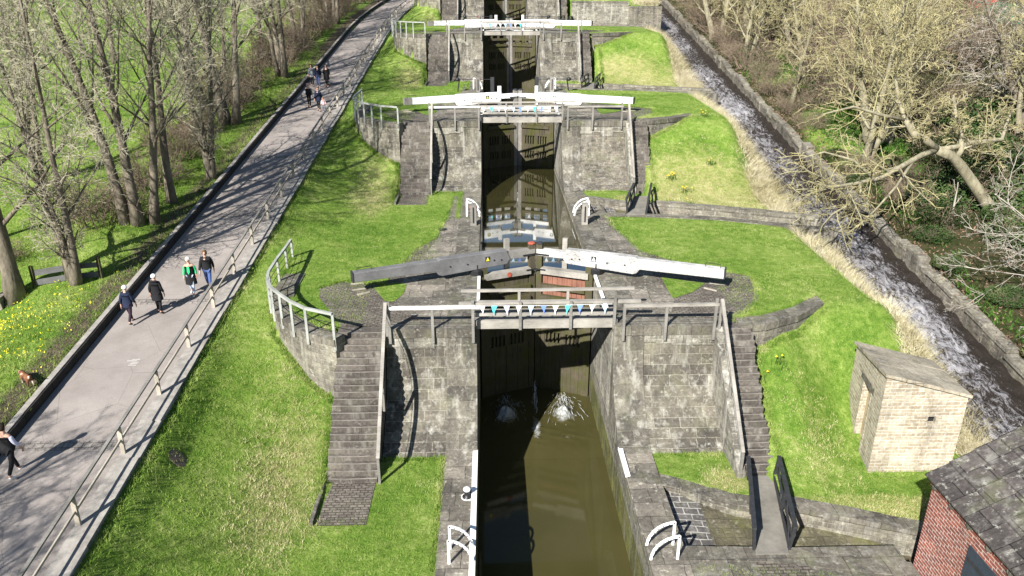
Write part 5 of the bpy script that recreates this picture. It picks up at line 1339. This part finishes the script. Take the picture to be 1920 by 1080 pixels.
    m.lathe([(R0*.8, -.1*s if not hat else -.03*s), (R0*1.02, -.03*s), (R0*1.05, .02*s), (R0*.9, .07*s), (R0*.5, .105*s), (R0*.1, .115*s)], c, 12)
    if not hat:     # keep the face clear
        m.v = [(a, b-.035*s if b > c[1]+.03*s and z < c[2]+.03*s else b, z) for a, b, z in m.v]
        m.v = [(a, min(b, c[1]+.05*s) if z < c[2]+.05*s else b, z) for a, b, z in m.v]
    m.build('hat' if hat else 'hair', CL[hair], t, True, False)
    for q in (-1, 1):
        m = MB(); m.lathe([(.003*s,-.01*s),(.011*s,0),(.003*s,.01*s)], (x+.032*q*s, y+.112*s, t.location.z+1.632*s), 6); m.build('eye', CL['black'], t)
    if hood:
        m = MB(); m.tube([(x+.13*s*math.cos(a), y-.07*s-.05*s*math.sin(a), t.location.z+1.45*s+.02*s*math.sin(a)) for a in np.linspace(0, math.pi, 7)], .05*s, 8); m.build('hood', CL[coat], t, True)
    if hold == 'bag':
        m = MB(); p = vv(joints[-1][2]); m.box(x+p[0]-.06, x+p[0]+.06, y+p[1]-.1, y+p[1]+.1, t.location.z+.5, t.location.z+.72)
    t.rotation_euler = (0, 0, head); return t
GP = 'walkers on the towpath'
person('walker in a navy coat with white hair near the path edging, seen from behind', -14.12, 27.3, -.12, 1.6, .25, 'navy', .12, 'plum', 'black', 'white', True, arm=.12, group=GP)
person('walker in a long black padded coat with white hair, seen from behind', -13.3, 28.07, -.05, 1.66, .1, 'black', .3, 'black', 'black', 'white', True, arm=.06, hood=True, group=GP)
person('woman in an open black coat over a bright green top, walking downhill', -12.5, 29.6, math.pi+.1, 1.62, .2, 'black', .42, 'paleblue', 'white', 'greyhair', sleeve='green', inner='green', arm=.06, group=GP)
person('man in a black jacket and blue jeans beside the woman in green', -11.93, 29.98, math.pi+.15, 1.74, .25, 'black', .0, 'jeans', 'black', 'brownhair', inner=None, arm=.16, group=GP)
person('walker in a black gilet with pale lilac sleeves and white shoes at the left edge', -14.08, 18.95, -.2, 1.76, .27, 'black', .05, 'black', 'white', 'darkhair', sleeve='lilac', arm=.16, group=GP)
person('far walker in a dark top with a light head near the path edging', -13.35, 57.3, math.pi, 1.7, .15, 'black', .05, 'black', 'black', 'pink', hat=False, sleeve='grey', arm=.1, group=GP)
person('far walker in dark clothes and pale jeans in the middle of the group', -13.72, 62.7, math.pi+.1, 1.76, .2, 'navy', .08, 'jeans', 'black', 'darkhair', arm=.1, group=GP)
person('far walker in a long black coat at the right of the group', -13.1, 63.0, math.pi-.1, 1.74, .12, 'black', .35, 'black', 'black', 'darkhair', arm=.06, group=GP)
person('far walker in dark clothing half hidden at the left of the group', -14.35, 63.3, math.pi, 1.7, .1, 'grey', .2, 'black', 'black', 'darkhair', arm=.08, group=GP)
person('far walker in a dark coat holding a child in pink', -12.45, 56.3, math.pi, 1.66, .15, 'navy', .2, 'black', 'black', 'brownhair', arm=.1, group=GP)
person('small child in pink and white beside the far walker by the fence', -12.05, 56.0, math.pi, 1.05, .12, 'pink', .05, 'grey', 'white', 'brownhair', sleeve='white', arm=.1, group=GP)
# dog
dx, dy = -15.75, 23.0; dz = terr(dx, dy)
t = thing('dog', 'small brown dog with pale legs sniffing in the shaded verge', 'dog', (dx, dy, dz))
V = [(0,0,.34),(0,.18,.36),(0,.33,.35),(0,.43,.4),(0,.5,.33),(0,.59,.26),(0,-.16,.36),(0,-.27,.42),(0,-.37,.5)]
E_ = [(0,1),(1,2),(2,3),(3,4),(4,5),(0,6),(6,7),(7,8)]; Rr = [(.085,.1),(.09,.11),(.1,.13),.07,.065,.03,.085,.03,.015]
for q in (-1, 1):
    b = len(V); V += [(.07*q,.3,.24),(.07*q,.3+.03*q,.12),(.07*q,.32+.04*q,.02)]; E_ += [(2,b),(b,b+1),(b+1,b+2)]; Rr += [.045,.026,.024]
    b = len(V); V += [(.07*q,-.15,.24),(.07*q,-.22-.03*q,.13),(.07*q,-.17-.04*q,.02)]; E_ += [(6,b),(b,b+1),(b+1,b+2)]; Rr += [.055,.026,.024]
    b = len(V); V += [(.05*q,.47,.41),(.075*q,.46,.35)]; E_ += [(4,b),(b,b+1)]; Rr += [.02,.014]
n_ = N('dog_fur'); n_.col(n_.ramp(n_.noise(n_.obj(), 5, 3), [(.42, (.12,.05,.025)), (.58, (.2,.09,.045)), (.66, (.6,.52,.44))]))
skin('body', V, E_, Rr, n_.m, t); t.rotation_euler = (0, 0, .9)

# ------------------------------------------------------------------ red van and green palisade fence at the far right
px, py = 59., 95.2; pz = terr(px, py)
van = thing('red_van', 'bright red van partly hidden behind branches at the top right corner', 'van', (px, py, pz))
m = MB(); polyX(m, [(py-.95, pz+.3), (py-.95, pz+1.0), (py-.88, pz+1.9), (py-.6, pz+2.05), (py+.6, pz+2.05), (py+.88, pz+1.9), (py+.95, pz+1.0), (py+.95, pz+.3)], px-1.4, px+1.5)
polyX(m, [(py-.95, pz+.3), (py-.95, pz+1.05), (py+.95, pz+1.05), (py+.95, pz+.3)], px-2.3, px-1.4)
b = m.build('body', plain('red_van_paint', (.55,.02,.02), .3, .05, spec=.5), van); bv = b.modifiers.new('b', 'BEVEL'); bv.width = .06; bv.segments = 2
m = MB(); vs = [(px-2.0, py-.8, pz+1.06), (px-1.41, py-.8, pz+1.9), (px-1.41, py+.8, pz+1.9), (px-2.0, py+.8, pz+1.06)]; m.add(vs, [(0,1,2,3)]); m.build('windscreen', plain('dark_glass', (.02,.025,.03), .08, .1, spec=.5), van)
for x_ in (px-1.6, px+.95):
    for y_ in (py-.95, py+.8):
        m = MB(); m.tube([(x_, y_, pz+.32), (x_, y_+.16, pz+.32)], .32, 16); wl = m.build('wheel', M['black'], van)
        m = MB(); m.tube([(x_, y_-.01, pz+.32), (x_, y_+.17, pz+.32)], .16, 12); m.build('rim', CL['grey'], wl)
for y_ in (py-.7, py+.55):
    m = MB(); m.box(px-2.34, px-2.28, y_, y_+.18, pz+.7, pz+.86); m.build('headlight', M['white2'], van)
m = MB(); m.box(px-1.2, px+1.2, py-.5, py+.5, pz+2.06, pz+2.14); m.build('roof_rack', M['white2'], van)
t = thing('palisade_fence', 'green steel palisade fence at the top right edge', 'fence', (58, 87, terr(58, 87)))
gm = plain('green_steel', (.05,.2,.13), .5, .2); m = MB()
for k in range(70):
    x_ = 53.5+k*.16; z_ = terr(x_, 87+ (x_-53.5)*.1); y_ = 87+(x_-53.5)*.1
    m.bar((x_, y_, z_), (x_, y_, z_+2.1), .07, .02, ref=(0,1,0))
m.build('pale', gm, t); m = MB()
for h in (.4, 1.7): m.bar((53.4, 87.03, terr(53.4, 87)+h), (64.7, 88.15, terr(64.7, 88.1)+h), .05, .06)
m.build('rail', gm, t)
